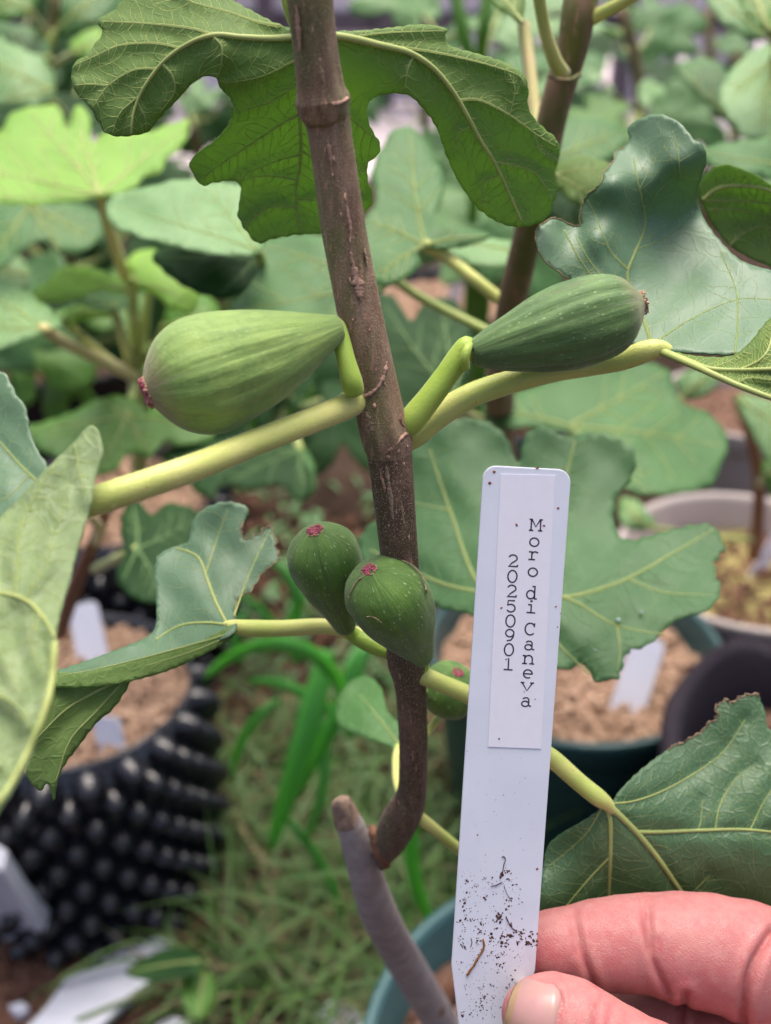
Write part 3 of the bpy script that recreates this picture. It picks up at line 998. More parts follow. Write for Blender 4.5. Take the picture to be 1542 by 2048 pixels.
for lb, ct, wd in BL:
    b_ = blade(lb, ct, wd)
    c = cr(ct, n=22)
    tube('midrib', W(c[:, 0], c[:, 1], c[:, 2]) + FW * (0.22 * wd * .8 / FPX), np.linspace(.0006, .0002, 22), M['weed'], b_, 5)

wl = empty('weed', tuple(G(330, 1990, 0)), 'small broad-leaved weed at the edge of the foam strip', 'weed')


# ------------------------------------------------------------------ neighbouring fig plants, out of focus
def bg(plant, outline, base, tips, d, g=(0.0, -0.02), dome=0.01, mat='leaf_teal', back='leaf_under', petiole=None, step=15.0, vmat='vein_soft', vr=5.0, cren=(3.0, 40.0), pmat='petiole_dim', wob=0.002):
    o = np.asarray(outline, float)
    c = o.mean(0)
    R = np.abs(o - c).max()
    def dd(x, y):
        r2 = ((x - c[0]) ** 2 + (y - c[1]) ** 2) / R ** 2
        return d + g[0] * (x - c[0]) / 100 + g[1] * (y - c[1]) / 100 + dome * r2
    ctrl = [(x, y, dd(x, y)) for x, y in outline] + [(c[0], c[1], d)]
    veins = []
    for t in tips:
        m = ((base[0] + t[0]) / 2 + random.uniform(-6, 6), (base[1] + t[1]) / 2 + random.uniform(-6, 6))
        veins.append(([base, m, t], vr, vr * 0.3))
        L_ = math.hypot(t[0] - base[0], t[1] - base[1])
        if L_ > 70:
            an_ = math.atan2(t[1] - base[1], t[0] - base[0])
            for q_ in (.3, .5, .7):
                for sg_ in (-1, 1):
                    s0 = (base[0] + (t[0] - base[0]) * q_, base[1] + (t[1] - base[1]) * q_)
                    ll = L_ * (.42 - .25 * q_) * random.uniform(.8, 1.2)
                    aa = an_ + sg_ * random.uniform(.7, .95)
                    e0 = (s0[0] + ll * math.cos(aa), s0[1] + ll * math.sin(aa))
                    m0 = ((s0[0] + e0[0]) / 2 + 4 * math.cos(an_), (s0[1] + e0[1]) / 2 + 4 * math.sin(an_))
                    if inside(o, np.array([e0, m0, s0])).all():
                        veins.append(([s0, m0, e0], vr * .5, vr * .2))
    lf = leaf_px('leaf', plant, outline, ctrl, (mat, back), veins, step=step, cren=cren, puff=-0.0012, puff_w=30, vein_mat=vmat, wob=wob, thick=0.0005)
    if petiole:
        pt = [tuple(q) for q in petiole]
        tube_px('petiole', [(base[0], base[1], pt[0][2], dd(*base) + 0.001)] + pt, M[pmat], lf, 9)
    return lf


GEN = []


def generic_meshes():
    half = [(0.03, 0.0), (0.17, -0.10), (0.35, -0.07), (0.46, 0.09), (0.40, 0.19), (0.56, 0.27), (0.63, 0.44), (0.52, 0.55), (0.31, 0.47), (0.22, 0.51), (0.27, 0.66), (0.27, 0.82), (0.16, 0.95)]
    for v in range(4):
        r = np.random.default_rng(60 + v)
        k = 0.75 + 0.12 * v
        R = [(x * (1 + 0.1 * r.normal()) * (k if y > 0.45 else 1), y + 0.025 * r.normal()) for x, y in half]
        Lf = [(-x * (1 + 0.1 * r.normal()) * (k if y > 0.45 else 1), y + 0.025 * r.normal()) for x, y in half]
        o = cr(R + [(0, 1.0)] + Lf[::-1] + [(0, 0.02)], closed=True, step=0.035)
        o = crenate(o * 300, 3.5, 22, 70 + v) / 300
        V2, F2 = fill(o, 0.05)
        x, y = V2[:, 0], V2[:, 1]
        ph = r.uniform(0, 6, 3)
        z = -0.28 * x ** 2 - 0.22 * y ** 2 + 0.035 * np.sin(x * 9 + ph[0]) * np.sin(y * 7 + ph[1])
        ang = np.abs(np.arctan2(x, y + 1e-6))
        z -= 0.018 * np.exp(-(np.minimum(np.minimum(ang, np.abs(ang - 0.75)), np.abs(ang - 1.5)) * np.hypot(x, y) / 0.03) ** 2)
        P = np.stack([x, y, z], 1)
        a, b, c = P[F2[0][0]], P[F2[0][1]], P[F2[0][2]]
        if np.cross(b - a, c - a)[2] < 0: F2 = [f[::-1] for f in F2]
        GEN.append((P, F2, np.stack([x * 12, y * 12], 1)))


generic_meshes()
GEN_ME = {}


def far_leaf(plant, px, d, size, ang, mat, node=None, up=0.75, var=None, pmat='petiole_dim'):
    """A whole lobed leaf: base at pixel px, size in metres, tip pointing at image angle ang (degrees, 0 right, 90 up), on a petiole from node (px, py, depth)."""
    var = random.randrange(4) if var is None else var
    key = (var, mat)
    if key not in GEN_ME:
        P, Fs, uv = GEN[var]
        o = mk('leaf', P, Fs, None, None, True, uv, mats=[M[mat], M['leaf_under']])
        GEN_ME[key] = o.data
        bpy.data.objects.remove(o)
    o = bpy.data.objects.new('leaf', GEN_ME[key])
    COL.objects.link(o)
    a = math.radians(ang)
    t = math.cos(a) * RX + math.sin(a) * UP + 0.35 * random.uniform(-1, 1) * FW
    t /= np.linalg.norm(t)
    nn = up * np.array([0, 0, 1.0]) + (1 - up) * -FW + 0.25 * rng.normal(size=3)
    nn = nn - t * nn.dot(t); nn /= np.linalg.norm(nn)
    s = np.cross(t, nn)
    B = W(px[0], px[1], d)
    m = Matrix(((s[0] * size, t[0] * size, nn[0] * size, B[0]), (s[1] * size, t[1] * size, nn[1] * size, B[1]), (s[2] * size, t[2] * size, nn[2] * size, B[2]), (0, 0, 0, 1)))
    o.parent = plant
    o.matrix_parent_inverse = Matrix.Translation(-plant.location)
    o.matrix_basis = m
    so = o.modifiers.new('thickness', 'SOLIDIFY'); so.thickness = 0.0004 / size; so.offset = -1; so.material_offset = 1
    if node is not None:
        N = W(*node)
        mid = (B + N) / 2 - np.array([0, 0, 0.12 * np.linalg.norm(B - N)])
        c = cr([B + nn * 0.0, mid, N], n=10)
        V, Fs = tube_data(c, np.linspace(0.0016, 0.0026, 10), 7)
        p = mk('petiole', V, Fs, M[pmat], None)
        p.parent = o
        p.matrix_parent_inverse = m.inverted()
    return o


GRP = 'fig plants standing behind'
# ---- bright young plant at the left
pl = empty('fig_plant', tuple(G(272, 1010, 0.0)), 'bright young fig plant with yellow-green leaves at upper left', 'plant', GRP)
tube_px('stem', [(262, 560, 10, .62), (268, 640, 13, .66), (272, 730, 15, .72), (276, 850, 16, .80), (280, 960, 17, .9)], M['petiole_dim'], pl, 10)
tube_px('stem', [(302, 560, 7, .64), (290, 640, 9, .68), (276, 760, 11, .74)], M['petiole_dim'], pl, 8)
bg(pl, [(0, 262), (20, 228), (60, 214), (118, 213), (133, 258), (150, 212), (178, 226), (184, 284), (206, 266), (240, 258), (290, 264), (340, 248), (379, 240), (366, 290), (338, 312), (318, 346), (290, 352), (260, 380), (200, 393), (120, 405), (50, 408), (-40, 400), (-90, 370), (-80, 310), (-40, 280)],
   (200, 388), [(60, 225), (160, 240), (370, 255), (-70, 330), (-60, 395)], .56, (0, -0.035), .0, 'leaf_young', 'leaf_young',
   [(212, 440, 10, .575), (232, 500, 12, .60), (246, 545, 12, .62), (262, 600, 10, .645)], vmat='vein', vr=3.5, pmat='petiole_tan')
bg(pl, [(48, 598), (95, 560), (118, 535), (175, 532), (215, 545), (252, 565), (240, 590), (205, 590), (150, 598), (100, 604)], (245, 575), [(60, 595), (125, 545)], .57, (0, -.02), .01, 'leaf_young', 'leaf_young',
   [(255, 600, 7, .60), (265, 640, 7, .65)], vr=3)
bg(pl, [(-60, 555), (15, 560), (60, 588), (105, 622), (122, 650), (80, 668), (40, 684), (-60, 705)], (88, 658), [(-50, 580), (-50, 650)], .52, (0, -.03), .01, 'leaf_pale', 'leaf_young',
   [(130, 685, 13, .56), (200, 720, 13, .62), (268, 752, 13, .72)], vr=4, pmat='petiole_tan')
bg(pl, [(120, 640), (150, 612), (195, 600), (240, 612), (225, 632), (170, 640), (140, 650)], (128, 640), [(230, 615)], .58, (0, -.02), .01, 'leaf_young', 'leaf_young',
   [(170, 680, 9, .62), (235, 735, 9, .70)], vr=3)
bg(pl, [(150, 600), (195, 585), (250, 590), (255, 612), (215, 622), (170, 612)], (225, 612), [(155, 602)], .56, (0, -.02), .005, 'leaf_pale', 'leaf_young',
   [(238, 650, 10, .60), (262, 725, 10, .71)], vr=3)
bg(pl, [(252, 525), (270, 505), (305, 498), (350, 520), (390, 570), (395, 620), (350, 622), (310, 590), (275, 570)], (268, 560), [(390, 610), (300, 505)], .60, (0, -.02), .01, 'leaf_young', 'leaf_young',
   [(270, 600, 7, .64), (270, 660, 7, .69)], vr=3)
bg(pl, [(325, 640), (345, 600), (380, 585), (430, 600), (440, 640), (400, 660), (350, 665)], (330, 650), [(430, 610)], .66, (0, -.02), .01, 'leaf_bright', 'leaf_young',
   [(310, 690, 7, .69), (278, 740, 7, .73)], vr=3)
bg(pl, [(40, 860), (80, 845), (140, 825), (190, 800), (230, 790), (275, 800), (300, 830), (370, 820), (430, 850), (420, 880), (360, 890), (330, 880), (300, 915), (260, 905), (230, 940), (190, 950), (150, 930), (80, 900)],
   (255, 832), [(60, 862), (190, 945), (300, 905), (425, 865), (200, 800)], .62, (0, -.03), .01, 'leaf_bright', 'leaf_under',
   [(262, 800, 8, .66), (270, 760, 9, .73)], vr=4)

# ---- tall plant standing left, far corner leaves
pl = empty('fig_plant', tuple(G(-60, 800, 0.0)), 'leafy fig plant filling the upper left corner', 'plant', GRP)
tube_px('stem', [(112, -20, 11, .95), (95, 120, 12, .97), (60, 300, 13, 1.0), (10, 560, 15, 1.06), (-50, 780, 16, 1.2)], M['bg_stem'], pl, 9)
bg(pl, [(-60, 40), (0, 45), (60, 55), (100, 90), (92, 125), (40, 130), (-60, 140)], (95, 115), [(-50, 90)], .9, (0, -.03), .02, 'leaf_teal', petiole=[(92, 140, 8, .93), (80, 200, 8, .98)])
bg(pl, [(120, -60), (220, -60), (235, -10), (215, 35), (160, 60), (120, 75), (95, 40)], (110, 60), [(220, -30)], .95, (0, -.03), .02, 'leaf_teal', petiole=[(100, 90, 8, .96), (92, 140, 8, .97)])
bg(pl, [(-60, -60), (60, -60), (75, -10), (55, 30), (0, 40), (-60, 45)], (60, 20), [(-50, -20)], .85, (0, -.03), .02, 'leaf_bright', petiole=[(85, 60, 7, .93), (90, 120, 7, .97)])
bg(pl, [(140, 85), (175, 60), (205, 55), (215, 85), (195, 120), (150, 112)], (148, 105), [(205, 65)], .8, (0, -.03), .01, 'leaf_young', petiole=[(125, 118, 7, .88), (92, 140, 7, .97)])
bg(pl, [(-60, 60), (30, 90), (95, 125), (110, 190), (60, 215), (0, 215), (-60, 200)], (100, 180), [(-40, 120), (0, 205)], .8, (0, -.03), .02, 'leaf_pale', petiole=[(95, 200, 8, .85), (75, 240, 8, .99)])
bg(pl, [(-60, 410), (40, 400), (110, 400), (190, 420), (205, 470), (170, 500), (130, 505), (90, 480), (50, 500), (0, 540), (-60, 560)], (60, 410), [(190, 480), (-40, 530), (120, 500)], .70, (0, -.03), .01, 'leaf_teal', petiole=[(50, 440, 8, .8), (20, 520, 8, 1.05)])
bg(pl, [(-60, 480), (20, 500), (60, 540), (40, 590), (-60, 610)], (50, 550), [(-50, 520)], .74, (0, -.03), .01, 'leaf_pale', petiole=[(30, 600, 8, .9), (-10, 640, 8, 1.1)])
tube_px('branch', [(-30, 110, 8, .8), (40, 165, 9, .85), (105, 205, 9, .9), (125, 225, 8, .93)], M['petiole_dim'], pl, 8)
for (x, y, d, s, an, mt) in [(-20, 700, 1.1, .12, 60, 'leaf_teal'), (60, 660, 1.2, .12, 120, 'leaf_dark'), (30, 260, 1.3, .13, 80, 'leaf_dark'), (160, 160, 1.4, .14, 100, 'leaf_dark'), (230, 60, 1.5, .14, 60, 'leaf_teal')]:
    far_leaf(pl, (x, y), d, s, an, mt, (20, 560 if y > 400 else 300, 1.04))

# ---- plant behind the main stem: its big blue-green leaves
pl = empty('fig_plant', tuple(G(1010, 960, 0.0)), 'fig plant with olive brown stem just right of the main stem', 'plant', GRP)
stem2 = [(1235, -520, 8, .315), (1232, -480, 24, .317), (1205, -280, 34, .325), (1172, -60, 36, .335), (1158, 20, 35, .335), (1146, 90, 32, .34), (1128, 150, 31, .345), (1108, 220, 30, .35), (1085, 330, 29, .36), (1060, 450, 29, .375), (1034, 560, 29, .40), (1015, 650, 28, .43), (1000, 760, 30, .52), (1000, 860, 30, .7), (1005, 930, 30, .9)]
tube_px('stem', stem2, M['bg_stem'], pl, 16, 60)
tube_px('node_ring', [(1098, 152, 5, .332), (1118, 160, 5, .328), (1140, 160, 5, .329), (1160, 150, 5, .334)], M['bg_stem'], pl, 7)
tube_px('petiole', [(1125, 148, 17, .335), (1108, 118, 15, .328), (1090, 60, 13, .32), (1074, -30, 13, .31)], M['petiole'], pl, 10)
tube_px('petiole', [(1185, 36, 15, .335), (1220, 18, 13, .33), (1290, -20, 12, .32)], M['petiole'], pl, 10)
tube_px('petiole', [(1078, 300, 12, .37), (1070, 230, 13, .375), (1058, 130, 13, .38), (1047, 48, 13, .385)], M['petiole_tan'], pl, 10)
bg(pl, [(960, -60), (1060, -60), (1050, 10), (1045, 45), (1020, 30), (985, 5)], (1047, 46), [(985, -40)], .37, (0, -.02), .005, 'leaf_under', 'leaf_thin', vmat='vein', vr=4)
bg(pl, [(735, 430), (752, 395), (742, 350), (760, 300), (790, 258), (828, 258), (865, 300), (885, 345), (888, 385), (872, 430), (885, 450), (930, 455), (985, 470), (930, 492), (868, 497), (850, 492), (835, 505), (842, 530), (800, 562), (760, 572), (735, 545), (715, 505), (715, 455)],
   (848, 490), [(820, 265), (975, 472), (745, 560), (725, 440)], .43, (0.0, -.02), .005, 'leaf_teal', 'leaf_under',
   [(890, 512, 13, .425), (950, 560, 13, .42), (1015, 612, 13, .42)], vr=5, pmat='petiole')
bg(pl, [(505, 490), (560, 472), (620, 468), (700, 478), (760, 500), (800, 540), (770, 580), (735, 600), (700, 640), (640, 665), (560, 670), (500, 650), (460, 625), (490, 580), (520, 530)],
   (790, 560), [(480, 620), (530, 490), (640, 655)], .46, (0, -.02), .01, 'leaf_teal', 'leaf_under', [(850, 600, 10, .47), (1010, 680, 10, .45)], vr=4)
bg(pl, [(870, 482), (920, 468), (1000, 478), (1052, 490), (1045, 520), (990, 535), (925, 522)], (1040, 505), [(880, 485)], .47, (0, -.03), .005, 'leaf_pale', 'leaf_bright', vr=4)
bg(pl, [(745, 590), (790, 596), (822, 640), (850, 605), (900, 596), (938, 640), (948, 700), (930, 770), (880, 825), (820, 842), (775, 805), (750, 700)], (905, 800), [(770, 610), (880, 605), (940, 690)], .56, (0, -.02), .01, 'leaf_dark', 'leaf_dark', [(940, 830, 9, .6), (1000, 850, 9, .66)], vr=4, vmat='vein_dim')
bg(pl, [(1085, 250), (1120, 240), (1170, 235), (1235, 250), (1255, 290), (1200, 330), (1150, 345), (1110, 330)], (1100, 320), [(1240, 265)], .62, (0, -.03), .01, 'leaf_teal', petiole=[(1085, 350, 7, .5), (1075, 400, 7, .38)])
bg(pl, [(1100, 345), (1150, 312), (1190, 316), (1225, 335), (1215, 390), (1190, 420), (1140, 400)], (1110, 350), [(1210, 340), (1200, 400)], .36, (0, -.01), .005, 'leaf_under', 'leaf_thin', [(1095, 350, 7, .36), (1080, 360, 7, .36)], vr=3)

# ---- plant at left centre whose pale leaf lies behind the main stem
pl = empty('fig_plant', tuple(G(560, 900, 0.0)), 'fig plant with a pale broad leaf just left of the main stem', 'plant', GRP)
tube_px('stem', [(520, 505, 9, .46), (540, 620, 11, .55), (552, 760, 13, .75), (560, 880, 14, 1.0)], M['petiole_dim'], pl, 9)
bg(pl, [(213, 402), (238, 385), (300, 372), (360, 358), (420, 363), (485, 372), (520, 420), (530, 480), (515, 508), (460, 511), (400, 505), (340, 490), (300, 480), (258, 466), (225, 450), (212, 425)], (515, 500), [(225, 410), (400, 365)], .43, (0, -.025), .01, 'leaf_pale', 'leaf_bright', vr=3, step=12)
bg(pl, [(303, 515), (340, 493), (400, 496), (470, 510), (515, 525), (505, 562), (470, 594), (415, 592), (355, 565)], (510, 520), [(320, 512), (440, 590)], .45, (0, -.01), .01, 'leaf_dark', 'leaf_bright', vr=3, vmat='vein_dim')
bg(pl, [(330, 900), (430, 880), (520, 870), (590, 890), (615, 930), (625, 985), (590, 1000), (560, 970), (500, 980), (445, 965), (430, 995), (400, 990), (370, 960), (330, 930)], (600, 900), [(340, 915), (440, 975), (610, 980)], .60, (0, -.03), .01, 'leaf_dark', 'leaf_under', [(585, 860, 8, .75), (558, 840, 8, .92)], vr=3, vmat='vein_dim')
bg(pl, [(520, 880), (580, 870), (625, 920), (630, 980), (600, 1000), (560, 940)], (560, 900), [(610, 980)], .72, (0, -.03), .01, 'leaf_teal', 'leaf_under', [(556, 870, 7, .85), (558, 850, 7, .95)], vr=3)
for (x, y, d, s, an, mt) in [(600, 740, .8, .08, 200, 'leaf_dark'), (640, 800, .85, .08, 320, 'leaf_dark'), (480, 720, .8, .08, 170, 'leaf_bright')]:
    far_leaf(pl, (x, y), d, s, an, mt, (552, 760, .75))

# ---- low plant at left with dark lobed leaf
pl = empty('fig_plant', tuple(G(140, 1290, 0.19)), 'reddish-stemmed fig seedling in the lower left black pot', 'plant', GRP)
tube_px('stem', [(215, 1010, 11, .52), (190, 1080, 13, .56), (160, 1150, 15, .62), (135, 1215, 16, .70), (120, 1265, 17, .78)], M['trunk_base'], pl, 10)
tube_px('side_shoot', [(180, 1030, 9, .50), (200, 1060, 10, .53), (190, 1085, 9, .56)], M['petiole_tan'], pl, 8)
bg(pl, [(240, 1060), (250, 1010), (280, 1000), (300, 1030), (330, 1008), (370, 1010), (410, 1040), (400, 1100), (380, 1150), (330, 1200), (290, 1205), (245, 1180), (232, 1140), (250, 1110)], (275, 1098), [(265, 1010), (390, 1040), (320, 1195), (245, 1160)], .50, (0, -.03), .01, 'leaf_dark', 'leaf_under', [(240, 1115, 11, .52), (190, 1138, 11, .58)], vr=4, vmat='vein_dim')

# ---- right hand plants
pl = empty('fig_plant', tuple(G(1110, 1340, 0.17)), 'fig plant with a broad water-spotted leaf right behind the held tag', 'plant', GRP)
tube_px('stem', [(1090, 900, 12, .50), (1095, 1050, 14, .56), (1105, 1200, 16, .68), (1112, 1300, 18, .84)], M['bg_stem'], pl, 10)
bgbig = [(812, 930), (830, 870), (880, 842), (960, 838), (1010, 870), (1035, 925), (1050, 872), (1085, 850), (1130, 872), (1180, 865), (1240, 878), (1272, 912), (1262, 960), (1235, 992), (1228, 1040), (1250, 1078), (1300, 1070), (1380, 1050), (1430, 1052), (1446, 1090), (1430, 1140), (1442, 1180), (1415, 1220), (1350, 1242), (1300, 1287), (1250, 1310), (1240, 1352), (1190, 1362), (1168, 1330), (1130, 1340), (1095, 1330), (1010, 1300), (950, 1235), (880, 1216), (800, 1182), (740, 1150), (715, 1085), (760, 1030), (815, 1000)]
L1C = [(1050, 1190, .335), (880, 860, .40), (720, 1080, .40), (1180, 870, .385), (1440, 1090, .35), (1400, 1200, .33), (1190, 1350, .315), (1230, 1020, .37), (950, 1230, .345), (1030, 930, .39)]
L1_DEPTH = tps(L1C)
L1 = leaf_px('leaf', pl, bgbig, [(1050, 1190, .335), (880, 860, .40), (720, 1080, .40), (1180, 870, .385), (1440, 1090, .35), (1400, 1200, .33), (1190, 1350, .315), (1230, 1020, .37), (950, 1230, .345), (1030, 930, .39)], ('leaf_mid', 'leaf_under'),
             [([(1050, 1190), (960, 1170), (900, 1020), (860, 900)], 6, 2), ([(1050, 1190), (900, 1172), (740, 1100)], 5, 2), ([(1050, 1190), (1100, 1080), (1125, 980), (1150, 880)], 6, 2), ([(1050, 1190), (1140, 1194), (1250, 1160), (1340, 1110), (1425, 1060)], 6, 2),
              ([(1050, 1190), (1140, 1200), (1230, 1250), (1330, 1270)], 5, 1.5), ([(1260, 1160), (1330, 1185), (1430, 1190)], 3, 1), ([(1235, 1255), (1240, 1300), (1235, 1345)], 3, 1), ([(1050, 1190), (1110, 1280), (1180, 1350)], 4, 1.5), ([(900, 1020), (850, 1010), (825, 1005)], 2.5, 1)],
             step=11, cren=(4, 30), puff=-0.0012, puff_w=26, wob=0.0012, vein_mat='vein_soft', veinlets=(30, 1.1, 80, 'vein_dim'), ragged=[(1440, 1100, 60, 3), (1240, 1330, 50, 2.5)])
tube_px('petiole', [(1050, 1190, 12, .337), (1060, 1100, 12, .36), (1085, 960, 13, .45), (1092, 900, 13, .50)], M['petiole'], L1, 9)
M['water'] = plain('water drop', (0.30, 0.38, 0.32), None, 50, 0.05, 0.8)
for (x, y, r) in [(1237, 1240, 6), (1282, 1224, 4.5), (1190, 1300, 3)]:
    dsurf = float(L1_DEPTH(x, y))
    o = mk('water_drop', ico()[0] * np.array([1, 1, 0.6]) * r * dsurf / FPX + W(x, y, float(L1_DEPTH(x, y)) - 0.0012), ico()[1], M['water'], L1)

pl = empty('fig_plant', tuple(G(1180, 1010, 0.1)), 'fig plant with a wide dark teal leaf right of the petiole', 'plant', GRP)
tube_px('stem', [(1135, 850, 9, .62), (1150, 900, 10, .7), (1165, 960, 11, .8), (1178, 1005, 12, .9)], M['petiole_dim'], pl, 8)
bg(pl, [(960, 815), (1020, 790), (1100, 760), (1180, 735), (1260, 722), (1335, 738), (1360, 800), (1420, 828), (1456, 880), (1440, 935), (1420, 972), (1350, 987), (1280, 988), (1235, 965), (1200, 905), (1130, 865), (1060, 855), (1000, 855)], (1140, 852), [(1330, 745), (1440, 890), (1300, 985), (975, 820)], .58, (0, -.03), .01, 'leaf_teal', 'leaf_under', vr=5)
tube_px('shoot', [(1108, 775, 6, .62), (1120, 800, 7, .62), (1128, 828, 5, .62)], M['petiole_tan'], pl, 8)
bg(pl, [(1350, 760), (1400, 735), (1440, 755), (1415, 790), (1370, 800)], (1362, 795), [(1430, 752)], .66, (0, -.02), .01, 'leaf_pale', petiole=[(1280, 830, 5, .65), (1160, 880, 6, .68)])

pl = empty('fig_plant', tuple(G(1515, 1100, 0.14)), 'thin-stemmed fig plant in the off-white pot', 'plant', GRP)
tube_px('stem', [(1470, 790, 9, .80), (1500, 870, 11, .86), (1518, 960, 12, .92), (1515, 1060, 13, 1.0), (1508, 1110, 14, 1.06)], M['trunk_base'], pl, 9)
bg(pl, [(1475, 790), (1542, 800), (1620, 820), (1620, 980), (1542, 925), (1505, 870)], (1482, 800), [(1600, 880)], .72, (0, -.02), .01, 'leaf_pale', petiole=[(1475, 800, 7, .78), (1482, 830, 7, .83)])
bg(pl, [(1525, 920), (1580, 900), (1620, 960), (1600, 1010), (1540, 990)], (1530, 950), [(1600, 940)], .74, (0, -.02), .01, 'leaf_bright', petiole=[(1522, 960, 6, .85), (1519, 970, 6, .92)])
bg(pl, [(1238, 1000), (1270, 998), (1312, 1048), (1285, 1062), (1245, 1052)], (1300, 1055), [(1245, 1005)], .88, (0, -.02), .01, 'leaf_pale', petiole=[(1400, 1070, 5, .95), (1505, 1080, 6, 1.0)])

pl = empty('fig_plant', tuple(G(1600, 700, 0.0)), 'pale-leaved fig plant at the upper right edge', 'plant', GRP)
tube_px('stem', [(1560, -40, 12, .62), (1575, 200, 14, .64), (1590, 450, 15, .72), (1600, 680, 16, .95)], M['bg_stem'], pl, 9)
bg(pl, [(1440, 178), (1478, 122), (1542, 85), (1640, 70), (1640, 285), (1500, 278), (1470, 250), (1445, 215)], (1545, 120), [(1460, 190), (1530, 275), (1620, 240)], .62, (0, -.03), .01, 'leaf_pale', 'leaf_young', [(1560, 90, 8, .62), (1565, 60, 8, .62)], vr=5)
bg(pl, [(1470, -50), (1620, -50), (1620, 50), (1540, 66), (1505, 40), (1480, 10)], (1538, 62), [(1490, -40)], .56, (0, -.02), .01, 'leaf_bright', 'leaf_young', [(1545, 80, 8, .58), (1566, 110, 8, .63)], vr=6, vmat='vein')
bg(pl, [(1347, 136), (1390, 117), (1430, 120), (1470, 160), (1497, 230), (1502, 278), (1460, 252), (1420, 215), (1380, 180)], (1495, 262), [(1360, 138)], .72, (0, -.02), .01, 'leaf_teal', 'leaf_young', vr=4)
bg(pl, [(1400, 300), (1450, 285), (1542, 275), (1640, 280), (1640, 365), (1500, 350), (1420, 332)], (1620, 330), [(1410, 305)], .50, (0, -.02), .01, 'leaf_teal', 'leaf_bright', vr=4)
bg(pl, [(1400, -40), (1480, -50), (1510, 30), (1530, 80), (1480, 70), (1430, 30)], (1530, 75), [(1410, -20)], .68, (0, -.02), .01, 'leaf_pale', vr=4)

# ---- farther plants filling the top, each with its own stem
def far_plant(label, stem, leaves, smat='bg_stem'):
    e0_ = W(*[stem[-1][i] for i in (0, 1)], stem[-1][3])
    e = empty('fig_plant', (e0_[0], e0_[1], 0.0), label, 'plant', GRP)
    c_ = cr(stem, n=5 * len(stem))
    sp0 = W(c_[:, 0], c_[:, 1], c_[:, 3]); sr0 = c_[:, 2] * c_[:, 3] / FPX
    foot = np.linspace(sp0[-1], np.array([sp0[-1][0], sp0[-1][1] + .01, -0.01]), 5)[1:]
    tube('stem', np.vstack([sp0, foot]), np.concatenate([sr0, np.full(4, sr0[-1])]), M[smat], e, 8)
    for (x, y, d, s, an, mt) in leaves:
        ys = np.array([q[1] for q in stem]); i = int(np.argmin(np.abs(ys - (y + 60))))
        far_leaf(e, (x, y), d, s, an, mt, (stem[i][0], stem[i][1], stem[i][3]))
    return e


far_plant('slender fig plant with fresh green stalks above the right lobe of the top leaf', [(905, -40, 12, 1.0), (925, 60, 13, 1.0), (945, 140, 13, 1.02), (960, 300, 14, 1.1), (975, 450, 15, 1.25)],
          [(850, 30, 1.1, .10, 130, 'leaf_pale'), (985, 60, 1.1, .10, 40, 'leaf_pale'), (1020, 130, 1.2, .12, 20, 'leaf_teal'), (900, 330, 1.1, .10, 250, 'leaf_pale'), (1000, 440, 1.0, .09, 310, 'leaf_teal'), (880, 410, 1.05, .11, 330, 'leaf_pale')], 'leaf_bright')
far_plant('fresh green stalks standing beside the slender fig plant', [(980, -40, 14, .95), (968, 60, 14, .95), (962, 110, 12, .97), (955, 200, 12, 1.0)], [(1000, 20, 1.0, .07, 70, 'leaf_bright')], 'leaf_bright')
far_plant('pale fig plant between the olive stem and the right leaf', [(1240, 20, 10, 1.3), (1268, 100, 11, 1.32), (1280, 220, 12, 1.36), (1290, 420, 13, 1.5)],
          [(1180, 120, 1.3, .10, 200, 'leaf_pale'), (1240, 60, 1.4, .10, 160, 'leaf_pale'), (1300, 60, 1.35, .09, 30, 'leaf_teal'), (1215, 200, 1.2, .10, 190, 'leaf_pale'), (1300, 170, 1.25, .10, 330, 'leaf_pale'), (1330, 250, 1.2, .09, 30, 'leaf_teal'), (1250, 235, 1.05, .07, 180, 'leaf_bright'), (1180, 320, 1.3, .10, 210, 'leaf_teal'), ])
far_plant('far fig plant in front of the pale fence at top right', [(1415, 20, 9, 1.9), (1420, 140, 10, 1.92), (1415, 300, 11, 2.0), (1420, 420, 11, 2.1)],
          [(1370, 60, 1.9, .10, 150, 'leaf_pale'), (1440, 90, 1.9, .08, 20, 'leaf_teal'), (1390, 180, 1.8, .11, 200, 'leaf_dark'), (1450, 300, 1.8, .12, 330, 'leaf_pale'), (1390, 330, 1.9, .12, 230, 'leaf_teal')])
far_plant('far fig plant behind the top leaf left of the stem', [(345, 120, 9, 1.6), (380, 230, 10, 1.62), (400, 330, 10, 1.7), (410, 460, 11, 1.9)],
          [(330, 240, 1.5, .10, 160, 'leaf_dark'), (450, 200, 1.5, .07, 60, 'leaf_dark'), (360, 330, 1.4, .11, 200, 'leaf_dark'), (440, 340, 1.4, .11, 330, 'leaf_dark'), (400, 215, 1.45, .05, 100, 'leaf_pale')])
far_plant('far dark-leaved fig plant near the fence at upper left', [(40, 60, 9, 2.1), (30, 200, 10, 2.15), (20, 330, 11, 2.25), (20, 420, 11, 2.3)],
          [(-20, 60, 2.0, .2, 160, 'leaf_dark'), (100, 80, 2.1, .2, 40, 'leaf_dark'), (60, 10, 2.2, .2, 90, 'leaf_dark'), (180, 60, 2.2, .2, 60, 'leaf_dark'), (0, 200, 2.0, .18, 200, 'leaf_dark'), (120, 200, 2.1, .18, 340, 'leaf_dark'), (240, 20, 2.3, .2, 80, 'leaf_dark'), (250, 130, 2.3, .16, 60, 'leaf_dark')])
